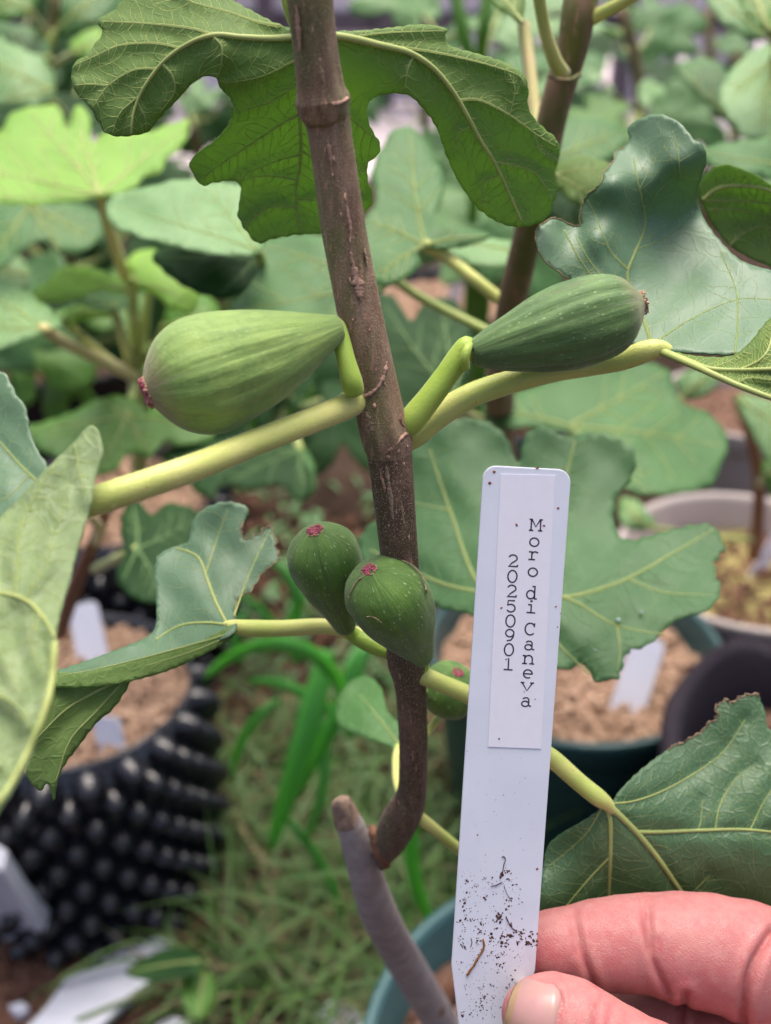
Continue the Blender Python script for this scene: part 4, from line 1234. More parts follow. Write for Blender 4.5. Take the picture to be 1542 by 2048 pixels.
far_plant('far fig plant behind the gap right of the main stem', [(830, 60, 9, 1.8), (840, 150, 10, 1.82), (850, 230, 10, 1.9), (850, 400, 11, 2.0)],
          [(800, 150, 1.7, .06, 160, 'leaf_pale'), (880, 110, 1.8, .08, 60, 'leaf_teal'), (870, 260, 1.7, .10, 310, 'leaf_teal'), (760, 220, 1.7, .07, 150, 'leaf_teal')])

FILL = [('dense fig plant, leaves darkened as shaded gaps, behind the bright young one', [(130, 420, 10, 1.25), (140, 540, 12, 1.3), (150, 680, 13, 1.4), (155, 760, 13, 1.5)], 1.3, (0, 300, 430, 740), 16, ('leaf_dark', 'leaf_dark', 'leaf_dark', 'leaf_bright'), .10),  # mostly dark leaf colour, standing in for shade between the leaves
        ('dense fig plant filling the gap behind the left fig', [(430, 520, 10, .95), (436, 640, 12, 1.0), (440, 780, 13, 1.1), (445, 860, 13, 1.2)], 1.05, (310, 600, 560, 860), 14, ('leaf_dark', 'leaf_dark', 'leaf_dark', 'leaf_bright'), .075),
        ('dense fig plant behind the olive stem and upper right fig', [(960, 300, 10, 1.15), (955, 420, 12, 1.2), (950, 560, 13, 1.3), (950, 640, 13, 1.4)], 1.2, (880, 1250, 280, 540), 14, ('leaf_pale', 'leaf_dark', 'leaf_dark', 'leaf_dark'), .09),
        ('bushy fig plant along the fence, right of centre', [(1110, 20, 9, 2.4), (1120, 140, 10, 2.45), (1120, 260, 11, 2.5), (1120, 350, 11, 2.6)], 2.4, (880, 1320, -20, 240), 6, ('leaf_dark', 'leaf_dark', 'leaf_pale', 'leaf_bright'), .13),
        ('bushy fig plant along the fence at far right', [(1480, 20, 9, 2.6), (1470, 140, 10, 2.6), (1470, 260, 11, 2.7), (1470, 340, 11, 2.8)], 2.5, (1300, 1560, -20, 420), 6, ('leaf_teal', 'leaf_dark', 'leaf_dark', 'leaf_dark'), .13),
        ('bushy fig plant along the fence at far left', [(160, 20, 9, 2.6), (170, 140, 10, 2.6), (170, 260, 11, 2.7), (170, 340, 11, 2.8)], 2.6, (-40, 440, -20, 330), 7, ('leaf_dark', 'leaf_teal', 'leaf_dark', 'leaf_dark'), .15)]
for lb, stm, dd_, (xa, xb, ya, yb), nn_, mts, sz in FILL:
    far_plant(lb, stm, [(random.uniform(xa, xb), random.uniform(ya, yb), dd_ * random.uniform(.9, 1.15), sz * random.uniform(.8, 1.2), random.uniform(0, 360), mts[q % 4]) for q in range(nn_)])

leaf_px('leaf', wl, [(250, 1945), (300, 1910), (350, 1895), (398, 1906), (405, 1935), (360, 1957), (305, 1962)], [(250, 1945, .72), (400, 1920, .72), (330, 1900, .74), (330, 1960, .71)], ('leaf_dark', 'leaf_bright'), [([(400, 1922), (330, 1930), (258, 1944)], 3, 1)], step=14, cren=(0, 1))
leaf_px('leaf', wl, [(365, 1960), (390, 1935), (425, 1950), (430, 2000), (400, 2040), (370, 2010)], [(365, 1960, .72), (425, 1950, .73), (400, 2040, .70)], ('leaf_bright', 'leaf_bright'), [([(410, 1945), (400, 1990), (400, 2035)], 3, 1)], step=14, cren=(0, 1))
tube_px('stem', [(402, 1925, 4, .722), (420, 1930, 4, .74), (430, 1960, 4, .78)], M['petiole_dim'], wl, 7)


# ------------------------------------------------------------------ the fig plant in focus
fp = empty('fig_plant', tuple(W(905, 2090, .50)), 'fig plant with brown stem and five green figs, sharp in the foreground', 'plant')

STEM = [(560, -620, 8, .186), (566, -580, 26, .187), (590, -330, 42, .196), (616, -60, 46, .206), (621, 0, 46, .208), (631, 100, 44, .212), (640, 170, 46, .215), (645, 200, 54, .2165), (650, 222, 50, .2175), (656, 245, 44.5, .219), (670, 330, 43, .222), (690, 470, 44, .227), (714, 600, 45, .231),
        (734, 700, 45, .234), (748, 775, 47, .237), (764, 850, 48, .239), (775, 885, 49, .2405), (779, 912, 44, .2415), (788, 1000, 41, .245), (798, 1100, 38, .250), (806, 1210, 37, .257), (810, 1290, 36, .263), (815, 1325, 38, .266),
        (822, 1375, 31, .270), (827, 1480, 28.5, .280), (826, 1560, 28, .290), (823, 1588, 30, .294), (816, 1610, 34, .297), (801, 1640, 37, .302), (787, 1668, 35, .307), (776, 1692, 29, .311), (769, 1714, 18, .314), (764, 1734, 8, .317)]
SA = np.array(STEM)


def build_stem():
    c = cr(STEM, n=470)
    P = W(c[:, 0], c[:, 1], c[:, 3])
    rad = c[:, 2] * c[:, 3] / FPX
    T = np.gradient(P, axis=0); T /= np.linalg.norm(T, axis=1)[:, None]
    N = -FW - (T @ -FW)[:, None] * T
    N /= np.linalg.norm(N, axis=1)[:, None]
    B = np.cross(T, N)
    S = 64
    a = np.arange(S) / S * 2 * math.pi
    r = np.random.default_rng(5)
    t = np.arange(len(c))
    rel = np.zeros((len(c), S))
    for k in range(14):
        m = r.integers(1, 9); w = r.uniform(8, 60)
        rel += 0.013 * np.sin(m * a[None] + r.uniform(0, 6.28)) * np.sin(t[:, None] / w + r.uniform(0, 6.28))
    ridge = 0.02 * np.cos(a[None] * 5 + 0.4 * np.sin(t / 40)[:, None])
    rr = rad[:, None] * (1 + rel + ridge)
    V = P[:, None] + rr[..., None] * (np.cos(a)[None, :, None] * N[:, None] + np.sin(a)[None, :, None] * B[:, None])
    n = len(c)
    Fs = [(i * S + j, i * S + (j + 1) % S, (i + 1) * S + (j + 1) % S, (i + 1) * S + j) for i in range(n - 1) for j in range(S)]
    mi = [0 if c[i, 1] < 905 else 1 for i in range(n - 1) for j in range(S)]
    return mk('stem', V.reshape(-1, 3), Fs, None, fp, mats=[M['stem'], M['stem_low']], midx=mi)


stem = build_stem()


def on_stem(x, y, lift=0.0):
    """Point of the stem's near surface on the sight line of pixel (x, y)."""
    cx = np.interp(y, SA[:, 1], SA[:, 0]); hw = np.interp(y, SA[:, 1], SA[:, 2]); d = np.interp(y, SA[:, 1], SA[:, 3])
    off = np.clip((x - cx) / hw, -0.98, 0.98)
    return W(x, y, d - np.sqrt(1 - off ** 2) * hw * d / FPX - lift)


def stem_line(name, px, wpx, mat, lift=0.0, beady=0.0):
    c = cr(px, n=40)
    P = np.array([on_stem(x, y, lift) for x, y in c])
    d = np.interp(c[:, 1], SA[:, 1], SA[:, 3])
    w = wpx * d / FPX * (1 + beady * rng.normal(size=40)).clip(0.4, 1.8)
    w[0] *= 0.3; w[-1] *= 0.3
    return tube(name, P, w, M[mat], stem, 8, flat=0.4)


stem_line('leaf_scar', [(715, 795), (735, 790), (752, 778), (764, 760), (771, 738), (774, 722)], 3.0, 'scar', 0.0002, 0.5)
stem_line('leaf_scar', [(733, 906), (755, 907), (775, 900), (792, 887), (806, 872), (818, 862)], 3.6, 'scar', 0.00022, 0.3)
stem_line('leaf_scar', [(597, 205), (600, 214), (598, 224), (604, 232)], 3.2, 'scar', 0.0002, 0.3)
stem_line('leaf_scar', [(664, 208), (678, 205), (690, 200), (696, 192)], 3.4, 'scar', 0.0002, 0.3)
stem_line('leaf_scar', [(774, 1314), (785, 1334), (806, 1346), (828, 1350)], 3.0, 'scar', 0.0002, 0.3)
stem_line('leaf_scar', [(796, 1600), (803, 1614), (815, 1622), (835, 1618)], 2.8, 'scar', 0.0002, 0.3)
stem_line('bud_ring', [(802, 825), (800, 838), (806, 852), (818, 862)], 3.0, 'trunk_base', 0.0, 0.2)
stem_line('bud_ring', [(715, 742), (724, 758), (722, 774), (712, 790)], 2.5, 'trunk_base', 0.0, 0.2)


def patch(px, wpx, mat, lift=0.00040, name='bark_patch', irr=0.25):
    """A thin flake of bark on the stem along a line of pixels."""
    c = cr(px, n=26)
    m = 7
    V = []
    for i, (x, y) in enumerate(c):
        t = i / 25
        w = wpx * (math.sin(math.pi * min(max(t, 0.03), 0.97))) ** 0.45 * (1 + irr * rng.normal())
        for j in range(m):
            u = (j / (m - 1) - 0.5) * 2
            V.append(on_stem(x + u * w, y + 1.2 * rng.normal(), lift + 0.00014 * (1 - u * u) * (0.6 + 0.5 * rng.random()) - (0.0002 if abs(u) > .95 else 0)))
    Fs = [(i * m + j, i * m + j + 1, (i + 1) * m + j + 1, (i + 1) * m + j) for i in range(25) for j in range(m - 1)]
    return mk(name, V, Fs, M[mat], stem)


patch([(727, 822), (735, 850), (742, 880), (744, 893)], 14, 'scar_grey')
patch([(772, 930), (778, 970), (784, 1010), (788, 1045)], 5, 'scar_grey')
patch([(706, 530), (714, 560), (722, 600)], 9, 'scar', irr=0.4)
patch([(592, 10), (596, 50), (600, 100)], 4, 'scar')
patch([(693, 410), (698, 440), (702, 465)], 4, 'scar')
patch([(655, 280), (660, 305), (664, 330)], 4, 'scar', irr=0.4)
patch([(700, 500), (704, 520), (708, 535)], 3, 'scar', irr=0.4)
patch([(640, 130), (645, 150), (648, 175)], 3, 'scar_grey', irr=0.4)
patch([(760, 940), (766, 965), (770, 985)], 3, 'scar', irr=0.4)
patch([(802, 1000), (806, 1040), (808, 1070)], 3, 'scar_grey', irr=0.4)
patch([(815, 1400), (820, 1430), (822, 1460)], 3.5, 'scar', irr=0.4)
patch([(830, 1500), (832, 1530), (832, 1550)], 3.5, 'scar', irr=0.4)
patch([(728, 495), (733, 515), (735, 530)], 3.5, 'scar_grey')
for (x, y, w, h) in [(749, 812, 4, 7), (795, 901, 6.5, 6), (777, 913, 5.5, 6), (808, 928, 2.5, 4), (815, 893, 2.5, 3), (762, 952, 2.5, 8), (770, 768, 2, 4), (778, 1050, 2, 5), (646, 232, 2, 5), (650, 300, 2, 8), (690, 395, 3, 12), (668, 318, 2, 9), (665, 350, 2, 6),
                     (818, 1075, 2, 8), (806, 1020, 1.6, 5), (700, 480, 2, 9), (706, 640, 2, 4), (720, 590, 3, 8), (842, 1400, 2, 3), (810, 1420, 2, 4), (836, 1450, 2, 3), (822, 1500, 2, 4), (832, 1540, 2, 6), (815, 1390, 2, 3), (787, 1632, 4, 6), (640, 120, 1.5, 5), (625, 60, 1.5, 6), (700, 560, 2, 7), (682, 430, 1.6, 6), (739, 660, 1.6, 4), (752, 740, 1.4, 3)]:
    V0, F0 = ico()
    cen = on_stem(x, y, 0.00028)
    d = np.interp(y, SA[:, 1], SA[:, 3]) / FPX
    V = V0[:, :1] * RX * w * d + V0[:, 1:2] * UP * h * d + V0[:, 2:3] * FW * 0.00025 + cen
    mk('lenticel', V, F0, M['scar'], stem)
fuzz_px([q for q in STEM if q[1] > 600 and q[1] < 1300], 4200, 0.00045, 0.00006, M['fuzz'], stem)
fuzz_px([q for q in STEM if q[1] < 760], 5200, 0.0005, 0.00006, M['fuzz'], stem)

# old grey trunk with the pruned stub
TR = [(682, 1605, 19, .309), (690, 1625, 24, .310), (704, 1660, 29, .312), (722, 1710, 34, .318), (738, 1770, 35, .330), (757, 1825, 37, .345), (785, 1880, 36, .370), (822, 1945, 36, .405), (858, 2005, 35, .445), (890, 2060, 36, .490), (925, 2130, 38, .555), (945, 2180, 40, .60)]
trunk = tube_px('old_trunk', TR, M['trunk'], fp, 28, 90, bumpy=0.012)
cutp = W(682, 1604, .309)
tube_px('pruned_end', [(678, 1597, 13, .308), (681, 1603, 19.5, .308), (688, 1620, 24.5, .3095), (697, 1645, 28, .311)], M['cut'], trunk, 18)
tube_px('fork_callus', [(742, 1650, 6, .309), (748, 1668, 11, .308), (756, 1692, 14, .3085), (764, 1714, 14, .310), (774, 1732, 7, .314)], M['trunk_base'], trunk, 14, bumpy=0.08)
tube_px('bark_scar', [(860, 1992, 10, .433), (872, 2012, 16, .440), (878, 2032, 12, .45)], M['trunk_base'], trunk, 12, bumpy=0.1)
tube_px('old_shoot', [(880, 2020, 14, .47), (905, 1985, 18, .46), (925, 1930, 15, .46)], M['trunk_base'], trunk, 12, bumpy=0.03)


# figs ---------------------------------------------------------------
def fig(neck, eye, prof, mat, ribs=0, rib_amp=0.0, bow=(0, 0), eye_r=16, seed=0, eye_dir=None, eye_mat='fig_eye'):
    """Fig body turned about its neck-eye axis (x, y, depth); prof rows t, half width in pixels."""
    A = W(*neck); E = W(*eye)
    ax = E - A; L = np.linalg.norm(ax); ax /= L
    N = -FW - ax * (-FW).dot(ax); N /= np.linalg.norm(N)
    B = np.cross(ax, N)
    c = cr(prof, n=70)
    dm = (neck[2] + eye[2]) / 2
    S = 72
    a = np.arange(S) / S * 2 * math.pi
    r = np.random.default_rng(seed)
    V = np.zeros((70, S, 3)); uv = np.zeros((70, S, 2))
    ph = r.uniform(0, 6.28, 6)
    for i, (t, w) in enumerate(c):
        rad = max(w, 0.3) * dm / FPX
        env = math.sin(math.pi * min(max(t, 0), 1)) ** 0.6
        m = 1 + 0.018 * np.sin(2 * a + ph[0] + 2 * t) + 0.012 * np.sin(3 * a + ph[1] - 3 * t)
        m = m + 0.012 * np.sin(5 * a + 9 * t + ph[5]) * env + 0.010 * np.sin(8 * a - 14 * t + ph[3]) * env + 0.006 * r.normal(size=S).cumsum() * 0.15 * 0
        if ribs:
            w1 = a * ribs + 0.5 * np.sin(t * 3 + ph[2]) + 0.7 * np.sin(a * 2 + ph[3])
            rib = np.abs(np.sin(w1 / 2)) ** 0.8 - 0.6
            m = m + rib_amp * env * rib * (0.65 + 0.35 * np.sin(a * 3 + ph[4]))
        bx = (math.sin(math.pi * min(max(t, 0), 1))) * dm / FPX
        cen = A + ax * (t * L) + RX * bow[0] * bx - UP * bow[1] * bx
        V[i] = cen + (rad * m)[:, None] * (np.cos(a)[:, None] * N + np.sin(a)[:, None] * B)
        uv[i, :, 0] = a / 6.283 * 6.0; uv[i, :, 1] = t * L * 100
    Fs = [(i * S + j, i * S + (j + 1) % S, (i + 1) * S + (j + 1) % S, (i + 1) * S + j) for i in range(69) for j in range(S)]
    Fs.append(tuple(range(S - 1, -1, -1))); Fs.append(tuple(69 * S + j for j in range(S)))
    o = mk('fig', V.reshape(-1, 3), Fs, M[mat], fp, uv=uv.reshape(-1, 2))
    # the eye: a low ring of scales round a magenta centre
    er = eye_r * dm / FPX
    mg = Merge(); V0, F0 = ico()
    top = A + ax * (c[-1][0] * L)
    for k in range(26):
        an = k / 26 * 6.283
        p = top + (np.cos(an) * N + np.sin(an) * B) * er * r.uniform(0.85, 1.05) + ax * r.uniform(-.1, .1) * er
        q, _ = np.linalg.qr(r.normal(size=(3, 3)))
        mg.add((V0 * np.array([1, .8, .6]) * er * r.uniform(.13, .24)) @ q.T + p, F0)
    mg.build('eye_rim', M['fig_eye_rim'], o)
    mg = Merge()
    for k in range(60):
        an = r.uniform(0, 6.283); q_ = math.sqrt(r.uniform(0, 1)) * 0.85
        dr = np.cos(an) * N + np.sin(an) * B
        p = top + dr * er * q_ + ax * er * (0.05 + 0.22 * q_ * r.random())
        sc = np.outer(V0[:, 0], dr) * er * .24 + np.outer(V0[:, 1], np.cross(ax, dr)) * er * .08 + np.outer(V0[:, 2], ax + .4 * dr) * er * .10
        mg.add(sc + p, F0)
    mg.build('eye', M[eye_mat], o)
    return o


F1 = fig((684, 652, .226), (294, 786, .216), [(0.0, 10), (0.01, 24), (.04, 31), (.15, 52), (.28, 76), (.42, 97), (.56, 110), (.70, 117), (.80, 110), (.88, 92), (.94, 66), (.985, 36), (1.0, 24)], 'fig_pale', 19, 0.055, (-2, 8), 30, 1)
F2 = fig((943, 708, .236), (1284, 606, .240), [(0.0, 12), (.012, 26), (.10, 41), (.22, 57), (.40, 76), (.57, 86), (.70, 87), (.82, 79), (.90, 63), (.95, 42), (.98, 28), (1.0, 22)], 'fig_mid', 15, 0.095, (0, 4), 24, 2, eye_mat='fig_eye_rim')
F3 = fig((693, 1262, .272), (630, 1062, .2535), [(0.0, 12), (.03, 21), (.12, 30), (.25, 42), (.42, 59), (.60, 71), (.75, 74), (.86, 66), (.94, 48), (.98, 30), (1.0, 18)], 'fig_dark', 13, 0.02, (2, -4), 17, 3)
F4 = fig((846, 1322, .266), (738, 1140, .243), [(0.0, 14), (.03, 25), (.12, 34), (.25, 48), (.42, 68), (.60, 80), (.75, 82), (.87, 70), (.94, 50), (.98, 28), (1.0, 17)], 'fig_dark', 13, 0.02, (6, -4), 15, 4)
F5 = fig((880, 1420, .30), (916, 1345, .290), [(0.0, 14), (.1, 30), (.3, 52), (.55, 60), (.8, 50), (.94, 30), (1.0, 14)], 'fig_dark', 11, 0.02, (0, 0), 12, 5)
tube_px('stalk', [(709, 785, 20, .229), (703, 762, 22, .2275), (692, 720, 19, .227), (682, 680, 18.5, .2275), (674, 655, 18, .228), (664, 642, 14, .228)], M['petiole_green'], F1, 18)
tube_px('stalk', [(812, 858, 23, .240), (826, 838, 27, .239), (860, 795, 25, .238), (895, 748, 24, .2375), (920, 714, 25, .237), (936, 694, 24, .2365), (946, 690, 16, .2365)], M['petiole_green'], F2, 20)
tube_px('collar', [(932, 738, 8, .234), (930, 718, 9, .2325), (934, 700, 9, .2325), (940, 688, 7, .234)], M['petiole_green'], F2, 9)
tube_px('stalk', [(846, 1314, 14, .266), (844, 1334, 15, .266), (840, 1354, 14, .267), (826, 1362, 12, .268)], M['petiole_green'], F4, 14)
tube_px('stalk', [(694, 1258, 14, .272), (714, 1275, 16, .2735), (750, 1293, 17, .272), (782, 1306, 14, .269)], M['petiole_green'], F3, 14)
tube_px('stalk', [(880, 1420, 8, .30), (860, 1400, 8, .295), (842, 1375, 8, .287)], M['petiole_green'], F5, 10)
def fig_fuzz(o, n, length):
    me = o.data
    co = np.empty(len(me.vertices) * 3); me.vertices.foreach_get('co', co); co = co.reshape(-1, 3)
    no = np.empty(len(me.vertices) * 3); me.vertices.foreach_get('normal', no); no = no.reshape(-1, 3)
    i = rng.integers(0, len(co), n)
    hairs('fuzz', co[i] + rng.normal(size=(n, 3)) * 0.00012, no[i], length, 0.00004, M['fuzz_pale'], o)
for o_, n_ in ((F1, 2500), (F2, 2500), (F3, 2500), (F4, 2500)): fig_fuzz(o_, n_, 0.00028)
# pale webby scars on the front fig
def fig_line(o, px, d, wpx, mat='scar_grey'):
    c = cr(px, n=24)
    me = o.data
    co = np.empty(len(me.vertices) * 3); me.vertices.foreach_get('co', co); co = co.reshape(-1, 3)
    rel = co - C0
    dep = rel @ FW; X = 771 + (rel @ RX) / dep * FPX; Y = 1024 - (rel @ UP) / dep * FPX
    P = []
    for x, y in c:
        k = np.argsort((X - x) ** 2 + (Y - y) ** 2)[:12]
        P.append(W(x, y, dep[k].min()))
    return tube('skin_scar', np.array(P), wpx * d / FPX * (0.5 + rng.random(24)), M[mat], o, 5)
fig_line(F4, [(803, 1120), (820, 1128), (838, 1145), (850, 1168), (853, 1190)], .25, 1.6)
fig_line(F4, [(722, 1155), (712, 1165), (702, 1182), (697, 1196)], .25, 1.4)
fig_line(F4, [(732, 1234), (742, 1233), (754, 1238), (764, 1246)], .25, 0.9)


# petioles and leaves --------------------------------------------------
# top leaf, hanging behind the stem, seen from below
top_out = [(255, -45), (249, -8), (225, 22), (200, 36), (196, 50), (206, 64), (190, 88), (170, 110), (148, 128), (143, 155), (152, 185), (178, 212), (194, 240), (212, 266), (240, 273), (272, 270), (298, 262), (322, 233), (352, 203), (386, 166), (414, 152), (432, 157), (442, 178), (463, 200), (465, 226), (453, 256), (428, 284), (394, 309), (380, 330), (390, 354), (404, 371), (432, 365), (466, 362), (481, 373), (479, 402), (476, 432), (492, 462), (516, 487), (542, 479), (592, 470), (640, 467), (690, 455), (735, 420), (745, 393), (735, 358), (737, 326), (756, 310), (760, 288), (745, 262), (735, 234), (738, 205), (762, 190), (815, 190), (850, 222), (874, 258), (893, 312), (922, 372), (962, 422), (1008, 449), (1050, 453), (1090, 440), (1106, 408), (1116, 378), (1109, 348), (1119, 308), (1114, 280), (1090, 258), (1070, 238), (1056, 212), (1056, 170), (1040, 143), (1000, 121), (950, 106), (902, 92), (890, 72), (896, 60), (870, 51), (832, 49), (790, 54), (720, 61), (660, 62), (600, 60), (552, 46), (505, 22), (460, -4), (420, -40)]
top_ctrl = [(600, 70, .226), (430, 72, .232), (263, 270, .244), (200, 40, .25), (150, 150, .248), (320, 0, .245), (500, 20, .238), (600, 300, .252), (600, 470, .272), (430, 330, .262), (740, 390, .262), (800, 90, .232), (830, 120, .235), (930, 220, .244), (1040, 440, .262), (960, 420, .262), (1110, 300, .252), (1000, 120, .244), (880, 60, .240), (500, 480, .274)]
top_veins = [([(592, 74), (540, 77), (480, 74), (430, 70), (380, 86), (330, 121), (290, 172), (268, 222), (262, 268)], 8, 2.5, 'vein'),
             ([(640, 68), (700, 76), (760, 90), (820, 106), (868, 138), (905, 182), (935, 232), (962, 282), (988, 322), (1012, 372), (1044, 444)], 9, 2.5, 'vein'),
             ([(597, 80), (597, 160), (600, 240), (601, 320), (592, 380), (594, 425), (602, 466)], 6, 2, 'vein_soft'),
             ([(560, 52), (510, 42), (450, 22), (380, 2), (330, -30)], 4, 1.5, 'vein_soft'),
             ([(430, 70), (380, 56), (300, 47), (202, 42)], 3.5, 1.2, 'vein_soft'),
             ([(358, 95), (310, 86), (240, 90), (190, 112), (150, 130)], 3.0, 1, 'vein_soft'),
             ([(315, 136), (265, 140), (215, 172), (185, 215)], 2.6, 0.8, 'vein_soft'),
             ([(215, 170), (180, 168), (150, 170)], 2.0, 0.8, 'vein_soft'), ([(280, 190), (240, 225), (225, 265)], 2, .7, 'vein_soft'),
             ([(325, 127), (345, 152), (348, 185), (320, 225)], 2.6, .8, 'vein_soft'), ([(425, 71), (444, 95), (440, 140), (432, 155)], 2.4, .8, 'vein_soft'),
             ([(276, 205), (290, 235), (292, 258)], 1.6, .7, 'vein_soft'),
             ([(598, 230), (560, 250), (500, 290), (440, 330), (400, 360)], 3, 1, 'vein_soft'), ([(600, 310), (560, 320), (500, 345), (478, 368)], 2, .7, 'vein_soft'), ([(593, 360), (540, 352), (485, 358)], 2, .7, 'vein_soft'), ([(592, 415), (540, 415), (500, 445), (490, 460)], 2, .7, 'vein_soft'),
             ([(590, 120), (530, 150), (460, 165), (438, 160)], 2, .7, 'vein_soft'), ([(592, 170), (540, 205), (470, 225)], 2, .7, 'vein_soft'),
             ([(603, 200), (660, 210), (740, 270), (757, 290)], 2.6, .8, 'vein_soft'), ([(602, 300), (650, 330), (735, 345)], 2, .7, 'vein_soft'), ([(595, 400), (650, 400), (735, 400)], 2, .7, 'vein_soft'),
             ([(770, 92), (830, 98), (900, 110), (980, 130), (1036, 150), (1052, 172)], 3.4, 1, 'vein_soft'), ([(916, 200), (960, 200), (1020, 230), (1075, 270), (1112, 292)], 3.4, 1, 'vein_soft'),
             ([(828, 110), (815, 140), (810, 185)], 2.6, .9, 'vein_soft'), ([(990, 325), (1030, 330), (1075, 350), (1105, 400)], 2.4, .8, 'vein_soft'), ([(945, 250), (915, 270), (908, 320)], 2, .7, 'vein_soft'), ([(996, 350), (965, 370), (962, 415)], 2, .7, 'vein_soft'),
             ([(700, 76), (760, 66), (860, 62), (888, 62)], 2.4, .8, 'vein_soft'), ([(1020, 230), (1030, 180), (1020, 150)], 1.4, .6, 'vein_soft'), ([(1070, 270), (1080, 300), (1105, 320)], 1.4, .6, 'vein_soft')]
LT = leaf_px('leaf', fp, top_out, top_ctrl, ('leaf_under', 'leaf_thin'), top_veins, step=7.0, cren=(2.0, 24), puff=0.0011, puff_w=13, wob=0.0004, veinlets=(22, 1.0, 90, 'veinlet'))
LT['label'] = 'big lobed leaf hanging behind the stem, seen from below'
tube_px('petiole', [(570, -50, 16, .2255), (577, 0, 15, .226), (586, 40, 12, .227), (600, 72, 9, .2275)], M['petiole_green'], LT, 12)

# right leaf: blue-green upper side and its folded-over underside
r_out = [(1074, 492), (1071, 466), (1084, 446), (1110, 435), (1136, 446), (1160, 452), (1158, 430), (1166, 402), (1182, 382), (1201, 370), (1206, 346), (1226, 322), (1231, 303), (1250, 292), (1258, 276), (1256, 254), (1282, 236), (1320, 228), (1360, 246), (1386, 276), (1406, 291), (1414, 320), (1401, 360), (1396, 400), (1410, 440), (1441, 482), (1482, 520), (1542, 540), (1640, 562), (1640, 600), (1560, 632), (1500, 690), (1466, 708), (1400, 706), (1340, 702), (1300, 698), (1270, 690), (1230, 650), (1190, 600), (1150, 566), (1112, 540), (1088, 520)]
r_ctrl = [(1305, 692, .249), (1255, 560, .264), (1290, 430, .272), (1320, 235, .268), (1075, 480, .262), (1160, 450, .268), (1140, 555, .262), (1410, 300, .262), (1398, 400, .275), (1440, 480, .272), (1542, 545, .262), (1620, 590, .255), (1470, 705, .240), (1340, 600, .262), (1430, 600, .258), (1250, 290, .276), (1360, 330, .262), (1230, 360, .262), (1190, 470, .262)]
r_veins = [([(1303, 690), (1288, 640), (1262, 585), (1255, 545), (1270, 505), (1290, 450), (1284, 400), (1275, 360), (1268, 318)], 4.5, 1.5), ([(1290, 645), (1240, 590), (1185, 530), (1150, 470)], 2.6, 1.0), ([(1256, 540), (1220, 500), (1195, 440), (1175, 400)], 2.4, .8), ([(1190, 535), (1150, 560)], 1.2, .6),
           ([(1128, 460), (1155, 510), (1188, 560)], 2.2, 1.0), ([(1470, 708), (1475, 650), (1472, 580), (1440, 500)], 2.4, 1.0), ([(1360, 360), (1356, 300), (1345, 262)], 1.8, .7), ([(1290, 430), (1320, 380), (1356, 350)], 1.5, .6), ([(1278, 380), (1310, 320), (1330, 290)], 1.3, .5), ([(1270, 500), (1340, 470), (1395, 420)], 1.4, .5), ([(1303, 690), (1380, 640), (1472, 600), (1560, 600)], 2.2, .9)]
LR = leaf_px('leaf', fp, r_out, r_ctrl, ('leaf_up', 'leaf_under'), r_veins, step=8.0, cren=(1.6, 26), puff=-0.0006, puff_w=20, wob=0.0007, vein_mat='vein_soft', veinlets=(34, 0.5, 70, 'vein_soft'), ragged=[(1180, 400, 60, 1.6), (1085, 470, 50, 1.2)], rag_mat=((1060, 280, 1250, 560), 1.2))
LR['label'] = 'bluish green leaf behind the upper right fig'
rf_out = [(1318, 690), (1345, 702), (1400, 712), (1462, 711), (1500, 684), (1545, 632), (1640, 580), (1660, 830), (1545, 801), (1485, 777), (1405, 737), (1345, 716)]
rf_ctrl = [(1320, 695, .2475), (1462, 711, .238), (1545, 632, .240), (1640, 580, .250), (1650, 820, .225), (1545, 801, .229), (1420, 738, .236), (1542, 720, .231)]
rf = leaf_px('leaf_fold', LR, rf_out, rf_ctrl, ('leaf_under', 'leaf_thin'), [([(1325, 700), (1370, 718), (1420, 737), (1480, 740), (1545, 738), (1640, 735)], 6, 3, 'vein'), ([(1325, 704), (1390, 732), (1470, 768), (1550, 798), (1640, 826)], 8, 5, 'vein'), ([(1480, 740), (1520, 720), (1540, 690), (1545, 640)], 3.5, 1.5, 'vein'), ([(1420, 737), (1460, 722), (1490, 700)], 2, .8, 'vein_soft'), ([(1470, 768), (1500, 756), (1545, 760)], 2, 1, 'vein_soft')],
              step=7.0, cren=(1.5, 22), puff=0.0009, puff_w=11, veinlets=(11, 1.3, 60, 'veinlet'))
PR = [(812, 880, 24, .2475), (832, 868, 26, .247), (870, 836, 26, .2465), (930, 797, 25, .2465), (1000, 770, 24, .2475), (1100, 745, 21, .249), (1180, 735, 17, .2505), (1240, 722, 20, .2495), (1290, 703, 22, .248), (1322, 697, 17, .2475), (1345, 705, 9, .247)]
tube_px('petiole', PR, M['petiole'], LR, 20, 70)
fuzz_px(PR, 2600, 0.0005, 0.00007, M['fuzz_pale'], LR)

